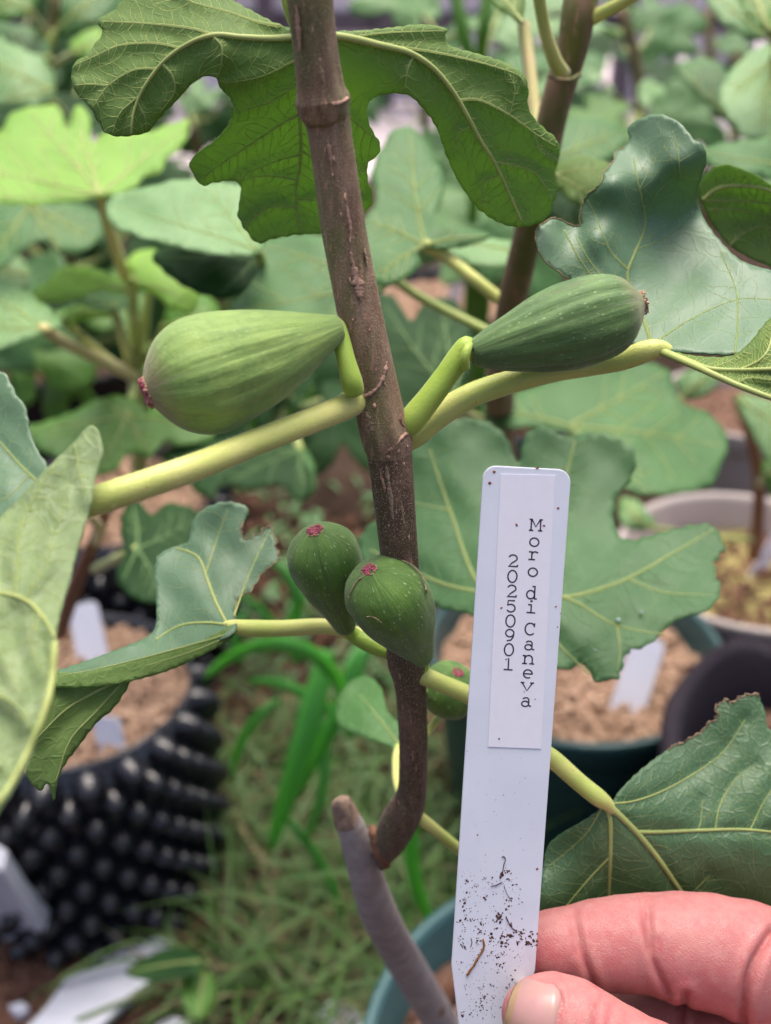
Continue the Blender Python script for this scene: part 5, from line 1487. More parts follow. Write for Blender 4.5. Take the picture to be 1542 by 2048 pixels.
# left leaf: long petiole, upper side at the edge, pale underside folded towards the camera
l_out = [(-70, 755), (0, 742), (20, 764), (34, 792), (50, 812), (60, 862), (76, 902), (96, 936), (80, 975), (40, 1010), (-10, 1040), (-80, 1050)]
LL = leaf_px('leaf', fp, l_out, [(0, 742, .212), (96, 936, .203), (-70, 755, .215), (-60, 1040, .20), (30, 1000, .199), (30, 880, .2065)], ('leaf_up', 'leaf_under_pale'), [([(75, 965), (40, 930), (0, 885), (-50, 830)], 3.5, 1.5), ([(60, 950), (20, 990), (-40, 1020)], 2, 1)], step=8, cren=(1.5, 24), puff=-0.0006, wob=0.0005, vein_mat='vein_soft', veinlets=(28, .5, 60, 'vein_soft'))
LL['label'] = 'left edge leaf with its pale underside folded towards the viewer'
lf_out = [(-90, 1060), (-20, 1046), (30, 1005), (70, 960), (110, 920), (150, 882), (180, 850), (198, 866), (205, 902), (192, 952), (181, 1010), (162, 1072), (142, 1150), (122, 1222), (111, 1282), (105, 1352), (90, 1430), (62, 1510), (32, 1570), (0, 1622), (-40, 1680), (-100, 1700)]
leaf_px('leaf_fold', LL, lf_out, [(200, 870, .196), (180, 1010, .190), (30, 1005, .194), (110, 920, .197), (-80, 1060, .19), (110, 1290, .172), (0, 1610, .158), (-90, 1690, .155), (-60, 1350, .170), (40, 1200, .178), (120, 1080, .186)], ('leaf_under_pale', 'leaf_up'),
        [([(-100, 1180), (-20, 1183), (50, 1200), (90, 1240), (109, 1275)], 6, 3.5, 'vein'), ([(110, 1285), (100, 1380), (70, 1470), (20, 1570), (-30, 1640)], 8, 6, 'vein'), ([(-60, 1390), (0, 1392), (40, 1420), (60, 1460)], 4, 2, 'vein_soft'), ([(30, 1190), (35, 1120), (40, 1060), (75, 985), (110, 930)], 4, 1.5, 'vein_soft'),
         ([(150, 890), (160, 950), (178, 1000)], 2.5, 1, 'vein_soft'), ([(50, 1200), (90, 1130), (110, 1060), (140, 990)], 2.5, 1, 'vein_soft'), ([(80, 1225), (60, 1290), (90, 1350)], 2.5, 1, 'vein_soft'), ([(-60, 1520), (0, 1530), (20, 1550)], 3, 1.5, 'vein_soft'), ([(-20, 1183), (-30, 1100), (0, 1050)], 2.5, 1, 'vein_soft'), ([(0, 1186), (-10, 1260), (10, 1330), (40, 1400)], 2, 1, 'vein_soft')],
        step=9, cren=(1.2, 40), puff=0.0014, puff_w=22, wob=0.0006, veinlets=(30, 1.6, 70, 'vein_soft'))
PLc = [(744, 778, 28, .2445), (724, 793, 29, .2385), (702, 806, 27.5, .2335), (680, 818, 26, .231), (600, 850, 26, .225), (500, 889, 27, .218), (400, 930, 28, .210), (300, 965, 29, .205), (220, 992, 30, .202), (160, 1012, 29, .2005), (130, 1022, 20, .201)]
tube_px('petiole', PLc, M['petiole'], LL, 24, 80)
fuzz_px(PLc, 3000, 0.00055, 0.00007, M['fuzz_pale'], LL)

# lower left folded leaf
m_out = [(320, 1322), (230, 1340), (160, 1350), (96, 1348), (170, 1322), (250, 1292), (306, 1262), (312, 1200), (308, 1150), (315, 1112), (345, 1094), (376, 1082), (385, 1042), (410, 1016), (450, 1003), (488, 1010), (498, 1026), (484, 1052), (490, 1077), (520, 1066), (541, 1050), (549, 1072), (553, 1092), (561, 1112), (541, 1132), (521, 1152), (502, 1182), (476, 1196), (470, 1228), (474, 1246), (466, 1268), (440, 1280), (385, 1302)]
LM = leaf_px('leaf', fp, m_out, [(462, 1250, .270), (410, 1160, .285), (450, 1005, .298), (550, 1090, .290), (310, 1150, .292), (300, 1320, .267), (100, 1347, .252), (380, 1250, .276), (475, 1196, .280), (370, 1090, .298), (500, 1130, .286)], ('leaf_up', 'leaf_under'),
             [([(455, 1250), (432, 1205), (415, 1160), (400, 1120), (380, 1105), (350, 1096)], 4, 2), ([(468, 1232), (490, 1170), (515, 1110), (540, 1060)], 2.2, .9), ([(455, 1250), (410, 1246), (360, 1252), (310, 1280)], 4, 2), ([(410, 1150), (430, 1090), (455, 1020)], 1.8, .7)],
             step=8, cren=(2.0, 22), puff=-0.0009, puff_w=16, wob=0.0012, vein_mat='vein', veinlets=(30, .5, 70, 'vein_soft'), ragged=[(550, 1090, 40, 3), (490, 1060, 40, 2.5), (480, 1200, 40, 2.5)], rag_mat=((460, 1040, 570, 1240), 1.6))
LM['label'] = 'lower left leaf with torn edge, folded lengthwise'
lm2 = [(468, 1252), (440, 1262), (390, 1287), (300, 1311), (212, 1335), (160, 1346), (92, 1344), (96, 1372), (190, 1372), (270, 1360), (345, 1338), (410, 1308), (464, 1276)]
leaf_px('leaf_fold', LM, lm2, [(468, 1255, .268), (380, 1277, .262), (150, 1335, .246), (90, 1350, .243), (430, 1300, .264), (290, 1346, .253), (110, 1366, .242)], ('leaf_under', 'leaf_up'), [([(455, 1268), (380, 1290), (250, 1325), (120, 1352)], 2.2, .8, 'vein_soft'), ([(460, 1272), (380, 1304), (290, 1332)], 1.6, .7, 'vein_soft')], step=8, cren=(1.6, 20), puff=0.0005, wob=0.0003)
lm3 = [(90, 1349), (150, 1352), (210, 1358), (262, 1352), (250, 1385), (225, 1420), (195, 1445), (160, 1490), (130, 1530), (116, 1562), (108, 1602), (96, 1568), (78, 1582), (52, 1545), (68, 1480), (84, 1410)]
leaf_px('leaf_fold', LM, lm3, [(90, 1349, .242), (262, 1352, .252), (225, 1420, .25), (110, 1600, .238), (50, 1545, .235), (84, 1410, .239)], ('leaf_under', 'leaf_dark'), [([(250, 1355), (190, 1385), (130, 1420), (70, 1480)], 3, 1.2, 'vein_soft'), ([(245, 1365), (190, 1425), (140, 1480), (112, 1560)], 2.6, 1, 'vein_soft')], step=8, cren=(1.8, 24), puff=0.0007, wob=0.0005)
PMc = [(782, 1308, 15, .270), (750, 1290, 17, .2735), (710, 1268, 16, .277), (650, 1253, 16, .277), (560, 1257, 17, .2745), (490, 1256, 17, .2715), (462, 1251, 12, .27), (445, 1250, 5, .2705)]
tube_px('petiole', PMc, M['petiole'], LM, 16, 50)
fuzz_px(PMc, 600, 0.0003, 0.00005, M['fuzz_pale'], LM)

# lower right leaf, sharp, behind the fingers
b_out = [(1078, 1850), (1084, 1760), (1092, 1700), (1115, 1672), (1180, 1634), (1204, 1612), (1222, 1606), (1240, 1580), (1280, 1540), (1330, 1503), (1372, 1480), (1404, 1462), (1416, 1446), (1432, 1440), (1438, 1412), (1452, 1402), (1466, 1406), (1482, 1390), (1504, 1392), (1516, 1388), (1530, 1422), (1541, 1460), (1600, 1475), (1660, 1560), (1670, 1800), (1640, 1920), (1540, 1960), (1400, 1930), (1260, 1960), (1150, 1930)]
b_ctrl = [(1216, 1612, .272), (1090, 1800, .276), (1090, 1700, .280), (1500, 1395, .290), (1600, 1480, .286), (1350, 1490, .286), (1500, 1660, .277), (1640, 1700, .275), (1218, 1800, .279), (1370, 1790, .280), (1500, 1900, .289), (1200, 1930, .289)]
b_veins = [([(1210, 1606), (1220, 1640), (1221, 1700), (1218, 1790), (1215, 1880)], 5.5, 2.5), ([(1212, 1606), (1240, 1632), (1275, 1667), (1315, 1715), (1350, 1765), (1385, 1815), (1420, 1870)], 7.5, 3), ([(1272, 1664), (1320, 1664), (1400, 1661), (1480, 1659), (1545, 1664), (1640, 1672)], 4.5, 2), ([(1222, 1608), (1270, 1602), (1330, 1580), (1400, 1540), (1450, 1500), (1490, 1440)], 2.4, .8),
           ([(1219, 1715), (1190, 1745), (1155, 1785), (1110, 1840)], 2.6, 1), ([(1205, 1615), (1170, 1670), (1120, 1715), (1094, 1735)], 1.6, .7), ([(1430, 1661), (1440, 1610), (1470, 1560), (1510, 1530)], 1.6, .6), ([(1500, 1660), (1530, 1600), (1560, 1560)], 1.6, .6), ([(1370, 1795), (1390, 1780), (1420, 1750)], 1.2, .5), ([(1395, 1662), (1402, 1640), (1405, 1600)], 1.2, .5)]
LB = leaf_px('leaf', fp, b_out, b_ctrl, ('leaf_up_fuzzy', 'leaf_under'), b_veins, step=7.0, cren=(1.4, 18), puff=-0.0008, puff_w=15, wob=0.0004, vein_mat='vein', veinlets=(24, .5, 90, 'vein_soft'), ragged=[(1440, 1425, 45, 3.0), (1500, 1392, 30, 2.5), (1360, 1485, 50, 2.0)], rag_mat=((1330, 1380, 1520, 1500), 2.4), closed_step=4.0)
LB['label'] = 'sharp bristly green leaf behind the fingers'
PBc = [(826, 1352, 16, .270), (845, 1352, 18, .2665), (890, 1370, 18, .267), (940, 1392, 18, .267), (1010, 1440, 18, .268), (1080, 1500, 19, .270), (1110, 1522, 19, .271), (1160, 1566, 18, .271), (1195, 1594, 18, .2705), (1216, 1610, 13, .271), (1226, 1625, 6, .2715)]
tube_px('petiole', PBc, M['petiole'], LB, 18, 60)
fuzz_px(PBc, 700, 0.0003, 0.00005, M['fuzz_pale'], LB)
bs = np.stack([rng.uniform(1090, 1540, 1500), rng.uniform(1400, 1850, 1500)], 1)
bs = bs[inside(cr(b_out, closed=True, step=10), bs)]
bd = tps(b_ctrl)(bs[:, 0], bs[:, 1]) - 0.0009
hairs('bristles', W(bs[:, 0], bs[:, 1], bd), np.tile(-FW + 0.9 * UP, (len(bs), 1)), 0.0005, 0.00009, M['fuzz_pale'], LB)

# small pale leaf low on the stem, left, and a petiole running behind the tag
s_out = [(672, 1440), (675, 1395), (700, 1362), (735, 1352), (762, 1375), (775, 1420), (800, 1450), (815, 1480), (795, 1500), (770, 1490), (730, 1475), (690, 1460)]
LS = leaf_px('leaf', fp, s_out, [(675, 1430, .36), (735, 1355, .37), (800, 1490, .34), (740, 1430, .35)], ('leaf_teal', 'leaf_under'), [([(798, 1490), (760, 1440), (720, 1390)], 3, 1)], step=10, cren=(1.5, 20), puff=-.0006, wob=.0015, vein_mat='vein_soft')
LS['label'] = 'small pale leaf low on the stem'
tube_px('petiole', [(798, 1488, 7, .342), (792, 1520, 8, .33), (795, 1570, 8, .315), (812, 1612, 8, .30)], M['petiole'], LS, 10)
tube_px('petiole', [(822, 1618, 11, .300), (845, 1640, 13, .301), (880, 1668, 12, .305), (925, 1705, 11, .312), (985, 1760, 10, .33)], M['petiole'], fp, 12)
tube_px('petiole', [(850, 1470, 7, .292), (866, 1450, 8, .297), (880, 1430, 8, .303)], M['petiole'], fp, 10)
# underside of a leaf at the right edge
e_out = [(1398, 372), (1440, 330), (1502, 345), (1562, 382), (1640, 420), (1640, 575), (1545, 535), (1492, 512), (1450, 482), (1412, 425)]
LE = leaf_px('leaf', fp, e_out, [(1400, 370, .296), (1500, 345, .29), (1640, 430, .285), (1640, 570, .29), (1450, 480, .30), (1520, 430, .30)], ('leaf_under', 'leaf_thin'), [([(1405, 400), (1440, 375), (1500, 372), (1560, 388), (1640, 430)], 4.5, 3, 'vein'), ([(1405, 402), (1470, 402), (1545, 410), (1640, 450)], 3, 1.5, 'vein_soft'), ([(1415, 418), (1500, 425), (1600, 480)], 2, 1, 'vein_soft'), ([(1460, 490), (1490, 465), (1540, 455), (1600, 500)], 2.6, 1, 'vein_soft'), ([(1500, 372), (1490, 350), (1480, 345)], 1.8, .8, 'vein_soft')],
             step=8, cren=(1.5, 24), puff=.0008, puff_w=12, veinlets=(16, 1.3, 60, 'veinlet'))
LE['label'] = 'leaf underside at the right edge behind the bluish leaf'


# ------------------------------------------------------------------ the held plant tag
def tag_plastic():
    k = NT('white tag plastic')
    co = k.tc.outputs['Object']
    a = k.noise(co, 60, 4); s = k.noise(co, 700, 3); sm = k.noise(k.mapping(co, (1, 1, 0.5)), 170, 4)
    col = k.mix(k.ramp(a, [(0.35, 0.0), (0.65, 1.0)]), (0.71, 0.725, 0.80), (0.66, 0.68, 0.76))
    col = k.mix(k.ramp(sm, [(0.62, 0.0), (0.8, 0.35)]), col, (0.50, 0.47, 0.47))
    return k.fin(col, 0.38, k.bump(s, 0.08, 0.0002), 0.45)


M['tag'] = tag_plastic()
M['paper'] = plain('white label paper', (0.78, 0.765, 0.83), (0.755, 0.74, 0.81), 500, 0.6, 0.3, 0.05, 0.0001)
M['ink'] = plain('dark ink', (0.035, 0.025, 0.04), (0.06, 0.04, 0.06), 2500, 0.6, 0.3)
M['dirt'] = plain('soil fleck', (0.055, 0.022, 0.016), (0.10, 0.045, 0.03), 1200, 0.9, 0.2)
M['dirt_red'] = plain('reddish spot', (0.20, 0.06, 0.04), (0.30, 0.12, 0.07), 1200, 0.9, 0.2)
M['root'] = plain('brown root', (0.20, 0.075, 0.022), (0.30, 0.13, 0.04), 900, 0.8, 0.2)

O_ = W(1055, 935, .2355)
v_ = W(988, 1915, .2475) - O_; v_ /= np.linalg.norm(v_)
u_ = W(1143, 942, .2355) - W(967, 937, .2355)
u_ = u_ - v_ * u_.dot(v_); u_ /= np.linalg.norm(u_)
n_ = np.cross(u_, v_)
if n_.dot(FW) > 0: n_ = -n_


def tagloc(x, y):
    dr = (x - 771.0) / FPX * RX - (y - 1024.0) / FPX * UP + FW
    t = (O_ - C0).dot(n_) / dr.dot(n_)
    q = C0 + dr * t - O_
    return np.array([q.dot(u_), q.dot(v_)])


def tp3(s, t, h=0.0):
    return O_ + u_ * s + v_ * t + n_ * h


def prism(name, pts, h0, h1, mat, parent, bevel=0.0):
    k = len(pts)
    V = [tp3(s, t, h1) for s, t in pts] + [tp3(s, t, h0) for s, t in pts]
    Fs = [tuple(range(k)), tuple(range(2 * k - 1, k - 1, -1))] + [(i, k + i, k + (i + 1) % k, (i + 1) % k) for i in range(k)]
    if np.dot(np.cross(V[1] - V[0], V[2] - V[1]), n_) < 0: Fs = [f[::-1] for f in Fs]
    o = mk(name, V, Fs, mat, parent, False)
    if bevel:
        b = o.modifiers.new('soft edge', 'BEVEL'); b.width = bevel; b.segments = 3; b.limit_method = 'ANGLE'
    return o


HWD = 0.00982
tl = tagloc(905, 1932)[1]
pts = []
rc = 0.0030
for k in range(9):
    a = math.pi + k / 8 * math.pi / 2
    pts.append((-HWD + rc + rc * math.cos(a), rc + rc * math.sin(a)))
for k in range(9):
    a = 1.5 * math.pi + k / 8 * math.pi / 2
    pts.append((HWD - rc + rc * math.cos(a), rc + rc * math.sin(a)))
pts += [(HWD, tl), (0.0016, tl + 0.046), (0.0006, tl + 0.0485), (-0.0006, tl + 0.0485), (-0.0016, tl + 0.046), (-HWD, tl)]
tag_o = prism('plant_tag', pts, -0.0010, 0.0, M['tag'], None, 0.00028)
tag(tag_o, 'long white plant tag printed Moro di Caneva 20250901, held in front of the stem', 'plant tag')
# paper label
c1, c2, c3, c4 = tagloc(1001, 948), tagloc(1110, 951), tagloc(1082, 1497), tagloc(976, 1493)
paper = prism('paper_label', [c1, c2, c3, c4], 0.00002, 0.00016, M['paper'], tag_o)


def arc(cx, cy, rx, ry, a0, a1, n=14):
    return [(cx + rx * math.cos(math.radians(a0 + (a1 - a0) * i / (n - 1))), cy + ry * math.sin(math.radians(a0 + (a1 - a0) * i / (n - 1)))) for i in range(n)]


# typewriter letters as strokes; x right, y up, cap height 1, x-height 0.68
GL = {
    'M': [[(-.42, 0), (-.18, 0)], [(.18, 0), (.42, 0)], [(-.42, 1), (-.26, 1)], [(.26, 1), (.42, 1)], [(-.31, 0), (-.31, 1)], [(.31, 0), (.31, 1)], [(-.28, 1), (0, .34), (.28, 1)]],
    'o': [arc(0, .34, .31, .36, 0, 360, 24)],
    'r': [[(-.32, 0), (.08, 0)], [(-.30, .66), (-.12, .66)], [(-.12, 0), (-.12, .66)], arc(.10, .42, .22, .26, 180, 60, 9) + [(.30, .60)]],
    'd': [arc(-.05, .33, .27, .35, 0, 360, 22), [(.22, 0), (.22, 1.02)], [(.08, 1.02), (.22, 1.02)], [(.22, 0), (.36, 0)]],
    'i': [[(-.28, 0), (.28, 0)], [(0, 0), (0, .66)], [(-.2, .66), (0, .66)], [(-.05, .93), (.05, .93)], [(-.05, .97), (.05, .97)]],
    'C': [arc(.02, .5, .36, .52, 42, 318, 22), [(.30, .72), (.31, 1.0)]],
    'a': [arc(-.06, .20, .24, .22, 30, 330, 16), [(-.24, .60), (-.1, .70), (.08, .70), (.18, .58), (.18, .12), (.24, .02), (.36, .04)], [(.16, .32), (.02, .40)]],
    'n': [[(-.38, 0), (-.10, 0)], [(.10, 0), (.38, 0)], [(-.36, .66), (-.24, .66)], [(-.24, 0), (-.24, .66)], arc(.02, .42, .24, .27, 170, 0, 10) + [(.26, 0)]],
    'e': [[(-.29, .36), (.30, .36)] + arc(0, .36, .30, .34, 0, 305, 20)],
    'v': [[(-.34, .66), (0, .0), (.34, .66)], [(-.42, .66), (-.22, .66)], [(.22, .66), (.42, .66)]],
    '0': [arc(0, .5, .31, .52, 0, 360, 26)],
    '1': [[(-.28, 0), (.28, 0)], [(0, 0), (0, 1.0), (-.22, .84)]],
    '2': [arc(0, .72, .28, .30, 165, -25, 12) + [(-.08, .28), (-.30, .02), (.32, .02)], [(.32, .02), (.33, .14)]],
    '5': [[(.26, .98), (-.20, .98), (-.23, .54)] + arc(0, .33, .29, .33, 128, -150, 16)],
    '9': [arc(0, .68, .28, .32, 0, 360, 20), [(.28, .68), (.24, .34), (.10, .08), (-.18, .0)]],
}


def glyph(name, ch, x, y, hpx, wpx, rot=0.0, th=1.5):
    """Flat inked strokes of one letter lying on the paper, its foot-centre at pixel (x, y)."""
    o0 = tagloc(x, y); ex = tagloc(x + 10, y + 0.6) - o0; ey = tagloc(x + 0.6, y - 10) - o0
    ex /= 10; ey /= 10
    mg = Merge()
    for st in GL[ch]:
        st = np.array(st, float)
        P = np.array([o0 + ex * (a * wpx) + ey * (b * hpx) for a, b in st])
        if len(P) > 2 and ch not in 'M': pass
        T = np.gradient(P, axis=0); T /= np.linalg.norm(T, axis=1)[:, None] + 1e-12
        Nn = np.stack([-T[:, 1], T[:, 0]], 1)
        w = th * .236 / FPX
        if len(P) == 2:
            P = np.vstack([P[0] - T[0] * w * .6, P[1] + T[1] * w * .6])
        ring = np.vstack([P + Nn * w, (P - Nn * w)[::-1]])
        m = len(P)
        V = [tp3(s, t, .000185) for s, t in ring]
        Fs = [(i, i + 1, 2 * m - 2 - i, 2 * m - 1 - i) for i in range(m - 1)]
        mg.add(V, Fs)
    return mg.build(name, M['ink'], paper, False)


word = [('M', 1071, 1061, 22, 30), ('o', 1068, 1092, 23, 29), ('r', 1066.5, 1119, 23, 29), ('o', 1065, 1152, 23, 29), ('d', 1062, 1197, 24, 29), ('i', 1061.5, 1225, 24, 28), ('C', 1059, 1269, 22.5, 28), ('a', 1058, 1299, 24, 29), ('n', 1056, 1327, 24, 30), ('e', 1055, 1356, 24, 29), ('v', 1053.5, 1381, 24, 30), ('a', 1051.5, 1412, 24, 29)]
for ch, x, y, h, w in word: glyph('letter', ch, x, y, h, w)
nums = [('2', 1025, 1133), ('0', 1024, 1164), ('2', 1022.5, 1193.5), ('5', 1021, 1223.5), ('0', 1020, 1253), ('9', 1018.5, 1281.5), ('0', 1017, 1310.5), ('1', 1016, 1339)]
for ch, x, y in nums: glyph('digit', ch, x, y, 23, 29)


def fleck(mg, x, y, r, h=0.0, rr=None, asp=None):
    rr = rr or rng
    V0, F0 = ico()
    an = rr.uniform(0, 6.283); asp = asp or rr.uniform(.35, 1.0)
    s = tagloc(x, y)
    sz = r * .24 / FPX
    j = 1 + .3 * rr.normal(size=len(V0))
    a = V0[:, 0] * sz * j; b = V0[:, 1] * sz * asp * j
    V = O_ + np.outer(s[0] + a * math.cos(an) - b * math.sin(an), u_) + np.outer(s[1] + a * math.sin(an) + b * math.cos(an), v_) + np.outer(h + V0[:, 2] * sz * .35, n_)
    mg.add(V, F0)


dr_ = np.random.default_rng(77)
mg = Merge()
cl = [(932, 1760, 5), (955, 1770, 3), (1003, 1755, 8), (1005, 1745, 6), (1015, 1742, 5), (1018, 1760, 4), (928, 1800, 4), (930, 1810, 6), (972, 1795, 5), (1016, 1815, 5), (1019, 1802, 5), (995, 1835, 8), (1000, 1830, 7), (932, 1838, 6), (921, 1843, 5), (1017, 1852, 7), (920, 1880, 5), (923, 1888, 5), (928, 1894, 5), (958, 1884, 5), (982, 1875, 6), (984, 1882, 5), (1010, 1880, 9), (1004, 1888, 7), (1018, 1874, 6), (1035, 1868, 5), (1046, 1884, 10), (1052, 1878, 9), (1040, 1872, 7), (1066, 1868, 6), (1070, 1880, 6), (1068, 1888, 5), (956, 1917, 5), (995, 1910, 5), (1005, 1908, 5), (984, 1910, 4), (1000, 1932, 4), (996, 1945, 4), (966, 1992, 5), (970, 2004, 5), (988, 1995, 4), (925, 2027, 5), (958, 2014, 5), (942, 2030, 4), (930, 1975, 4), (1022, 1962, 5), (985, 1972, 4), (963, 1975, 4), (1012, 1976, 4), (951, 1772, 4), (968, 1758, 3), (976, 1764, 3), (944, 1840, 4), (963, 1842, 4), (966, 1848, 3), (992, 1858, 4), (928, 1857, 4), (960, 1866, 5), (954, 1880, 4)]
for x, y, r in cl:
    for k in range(6):
        fleck(mg, x + dr_.normal() * r * .7, y + dr_.normal() * r * .7, r * dr_.uniform(.2, .55), 0.0, dr_)
for k in range(330):
    y = 1740 + 300 * dr_.random()
    x = np.interp(y, [1740, 1930, 2040], [922, 912, 930]) + dr_.random() ** .9 * np.interp(y, [1740, 1880, 1960, 2040], [110, 155, 110, 60])
    fleck(mg, x, y, dr_.choice([.8, 1.1, 1.6, 2.4], p=[.4, .3, .2, .1]), 0.0, dr_)
for k in range(30):
    fleck(mg, 930 + 165 * dr_.random(), 1500 + 240 * dr_.random(), dr_.uniform(.5, 1.2), 0.0, dr_)
for x, y, r in [(955, 1670, 2.2), (1047, 1700, 1.3), (971, 1710, 1.2), (1007, 1590, 1.2), (1050, 1556, 1.2), (998, 1477, 2.0)]:
    fleck(mg, x, y, r, .0002 if y < 1490 else 0.0, dr_)
tag(mg.build('dirt_flecks', M['dirt'], tag_o, False), kind='stuff')
for x, y, r, h in [(980, 967, 3.6, 0), (1032.5, 1049, 3.0, .00018), (1087.5, 1051, 2.6, .00018), (1002.5, 1215.5, 2.4, .00018), (1112, 1213, 2.6, 0), (988, 943.5, 3.4, 0), (1116, 1016, 3.0, 0), (1048, 1383, 1.4, .00018), (1070, 1398, 1.4, .00018), (1115, 1254, 1.6, 0), (1075, 935.5, 3, 0), (1074, 1738, 3, 0), (1121, 1227, 1.6, 0)]:
    mg = Merge(); fleck(mg, x, y, r, h, dr_, .85)
    mg.build('spot', M['dirt_red'], tag_o, False)
def tag_thread(name, px, w, mat):
    c = cr(px, n=26)
    P = np.array([tp3(*tagloc(x, y), .0001) for x, y in c])
    tube(name, P, w * .245 / FPX * (0.7 + .6 * dr_.random(26)), M[mat], tag_o, 6)
tag_thread('root', [(966, 1878), (968, 1892), (962, 1906), (954, 1918), (948, 1930), (940, 1940), (934, 1950)], 2.1, 'root')
tag_thread('root_hair', [(1005, 1745), (1008, 1728), (1011, 1720), (1008, 1713), (1003, 1714)], .8, 'dirt')
tag_thread('root_hair', [(982, 1772), (992, 1770), (1004, 1764)], .9, 'dirt')
tag_thread('root_hair', [(1012, 1833), (1018, 1846), (1026, 1857), (1034, 1862)], 1.2, 'dirt')
tag_thread('root_hair', [(1008, 1770), (1013, 1785), (1022, 1800)], .5, 'dirt')
tag_thread('root_hair', [(941, 1893), (944, 1885), (942, 1876)], .6, 'dirt')


# ------------------------------------------------------------------ the hand
def skin_mat():
    k = NT('skin')
    co = k.tc.outputs['Object']
    a = k.noise(co, 60, 4, 0.6); b = k.noise(co, 190, 4, 0.6); f = k.noise(co, 1500, 3, 0.6)
    vc = k.n('Attribute', {'attribute_name': 'flush_shade'}).outputs['Fac']
    col = k.mix(k.ramp(a, [(0.3, 0.0), (0.7, 1.0)]), (0.48, 0.172, 0.165), (0.52, 0.225, 0.20))
    col = k.mix(k.math('MULTIPLY', k.ramp(b, [(0.4, 0.0), (0.68, 1.0)]), 0.6), col, (0.43, 0.115, 0.12))
    col = k.mix(vc, col, (0.40, 0.07, 0.08))
    wv = k.n('TexWave', {'wave_type': 'BANDS', 'bands_direction': 'DIAGONAL'}, Vector=k.mapping(co, (1.0, 0.6, 0.9)), Scale=520.0, Distortion=3.0, Detail=2.0, Detail_Scale=0.35).outputs[1]
    wr = k.noise(k.mapping(co, (1.0, 0.3, 0.3)), 700, 4, 0.6)
    po = k.n('TexVoronoi', {'feature': 'DISTANCE_TO_EDGE'}, Vector=co, Scale=1500.0).outputs[0]
    f = k.math('ADD', f, k.math('MULTIPLY', k.ramp(po, [(0.0, 0.0), (0.12, 1.0)]), 1.2))
    mt_ = k.noise(co, 420, 3, 0.6)
    col = k.mix(k.math('MULTIPLY', k.ramp(mt_, [(0.45, 0.0), (0.68, 1.0)]), 0.45), col, (0.50, 0.25, 0.22))
    h = k.math('ADD', k.math('MULTIPLY', wv, 0.06), k.math('ADD', k.math('MULTIPLY', f, 0.25), k.math('MULTIPLY', wr, 0.5)))
    m = k.fin(col, 0.45, k.bump(h, 0.6, 0.0004), 0.4, 0.35, (1.0, 0.35, 0.2))
    k.b.inputs['Subsurface Scale'].default_value = 0.003
    return m


M['skin'] = skin_mat()
M['nail'] = plain('fingernail', (0.46, 0.24, 0.235), (0.40, 0.235, 0.20), 220, 0.3, 0.45, sss=0.2, sssr=(1, .4, .3), coat=0.1)
M['nail_edge'] = plain('nail edge', (0.42, 0.29, 0.17), (0.36, 0.22, 0.12), 300, 0.5, 0.4)
M['sleeve'] = plain('dark sleeve cloth', (0.03, 0.035, 0.05), (0.045, 0.05, 0.07), 300, 0.9, 0.2, 0.4, 0.001)


def cs(x, y, d):      # camera-space metres
    return np.array([(x - 771.0) / FPX * d, -(y - 1024.0) / FPX * d, d])


def chain(rows):
    return [(cs(x, y, d), r * d / FPX) for x, y, d, r in rows]


INDEX = chain([(1050, 1897, .2568, 58), (1110, 1894, .2575, 70), (1150, 1893, .2585, 75), (1195, 1890, .259, 85), (1250, 1887, .260, 90), (1300, 1886, .261, 93), (1360, 1893, .261, 103), (1420, 1903, .261, 109), (1490, 1920, .262, 113), (1600, 1965, .264, 130)])
MIDDLE = chain([(1215, 2050, .279, 68), (1290, 2062, .277, 80), (1350, 2072, .276, 84), (1395, 2085, .275, 76), (1460, 2095, .273, 84), (1570, 2105, .27, 108)])
RING = chain([(1235, 2190, .288, 66), (1330, 2205, .286, 78), (1400, 2212, .284, 78), (1490, 2225, .28, 84), (1610, 2225, .276, 104)])
PINKY = chain([(1300, 2310, .292, 58), (1390, 2330, .29, 66), (1500, 2340, .287, 72), (1650, 2340, .281, 94)])
THUMB = chain([(1066, 2030, .2372, 63), (1098, 2035, .2368, 84), (1140, 2052, .2365, 90), (1185, 2077, .2362, 88), (1240, 2108, .2365, 88), (1300, 2146, .238, 97), (1430, 2235, .243, 116), (1570, 2330, .249, 140)])
PALM = [chain([(1600, 1970, .264, 132), (1650, 2120, .268, 130), (1665, 2240, .272, 126), (1690, 2345, .276, 112)]), chain([(1640, 2010, .262, 130), (1850, 2230, .258, 165), (2060, 2400, .252, 160), (2330, 2560, .244, 175)]),
        chain([(1570, 2330, .249, 140), (1760, 2360, .252, 170), (2000, 2400, .252, 165)]), chain([(1680, 2320, .275, 115), (1840, 2380, .264, 150)])]


def seg_sdf(P, a, ra, b, rb):
    ab = b - a
    h = np.clip(((P - a) @ ab) / ab.dot(ab), 0, 1)
    return np.linalg.norm(P - a - h[..., None] * ab, axis=-1) - (ra + (rb - ra) * h)


def smin(a, b, k):
    h = np.clip(0.5 + 0.5 * (b - a) / k, 0, 1)
    return b * (1 - h) + a * h - k * h * (1 - h)


def chain_sdf(P, ch, k):
    d = None
    for (a, ra), (b, rb) in zip(ch[:-1], ch[1:]):
        s = seg_sdf(P, a, ra, b, rb)
        d = s if d is None else smin(d, s, k)
    return d


def hand_sdf(P):
    d = None
    for pc in PALM:
        s = chain_sdf(P, pc, .004)
        d = s if d is None else smin(d, s, .010)
    for ch, k in ((INDEX, .0016), (MIDDLE, .0014), (RING, .0014), (PINKY, .0014), (THUMB, .0016)):
        d = smin(d, chain_sdf(P, ch, .0015), k)
    return d


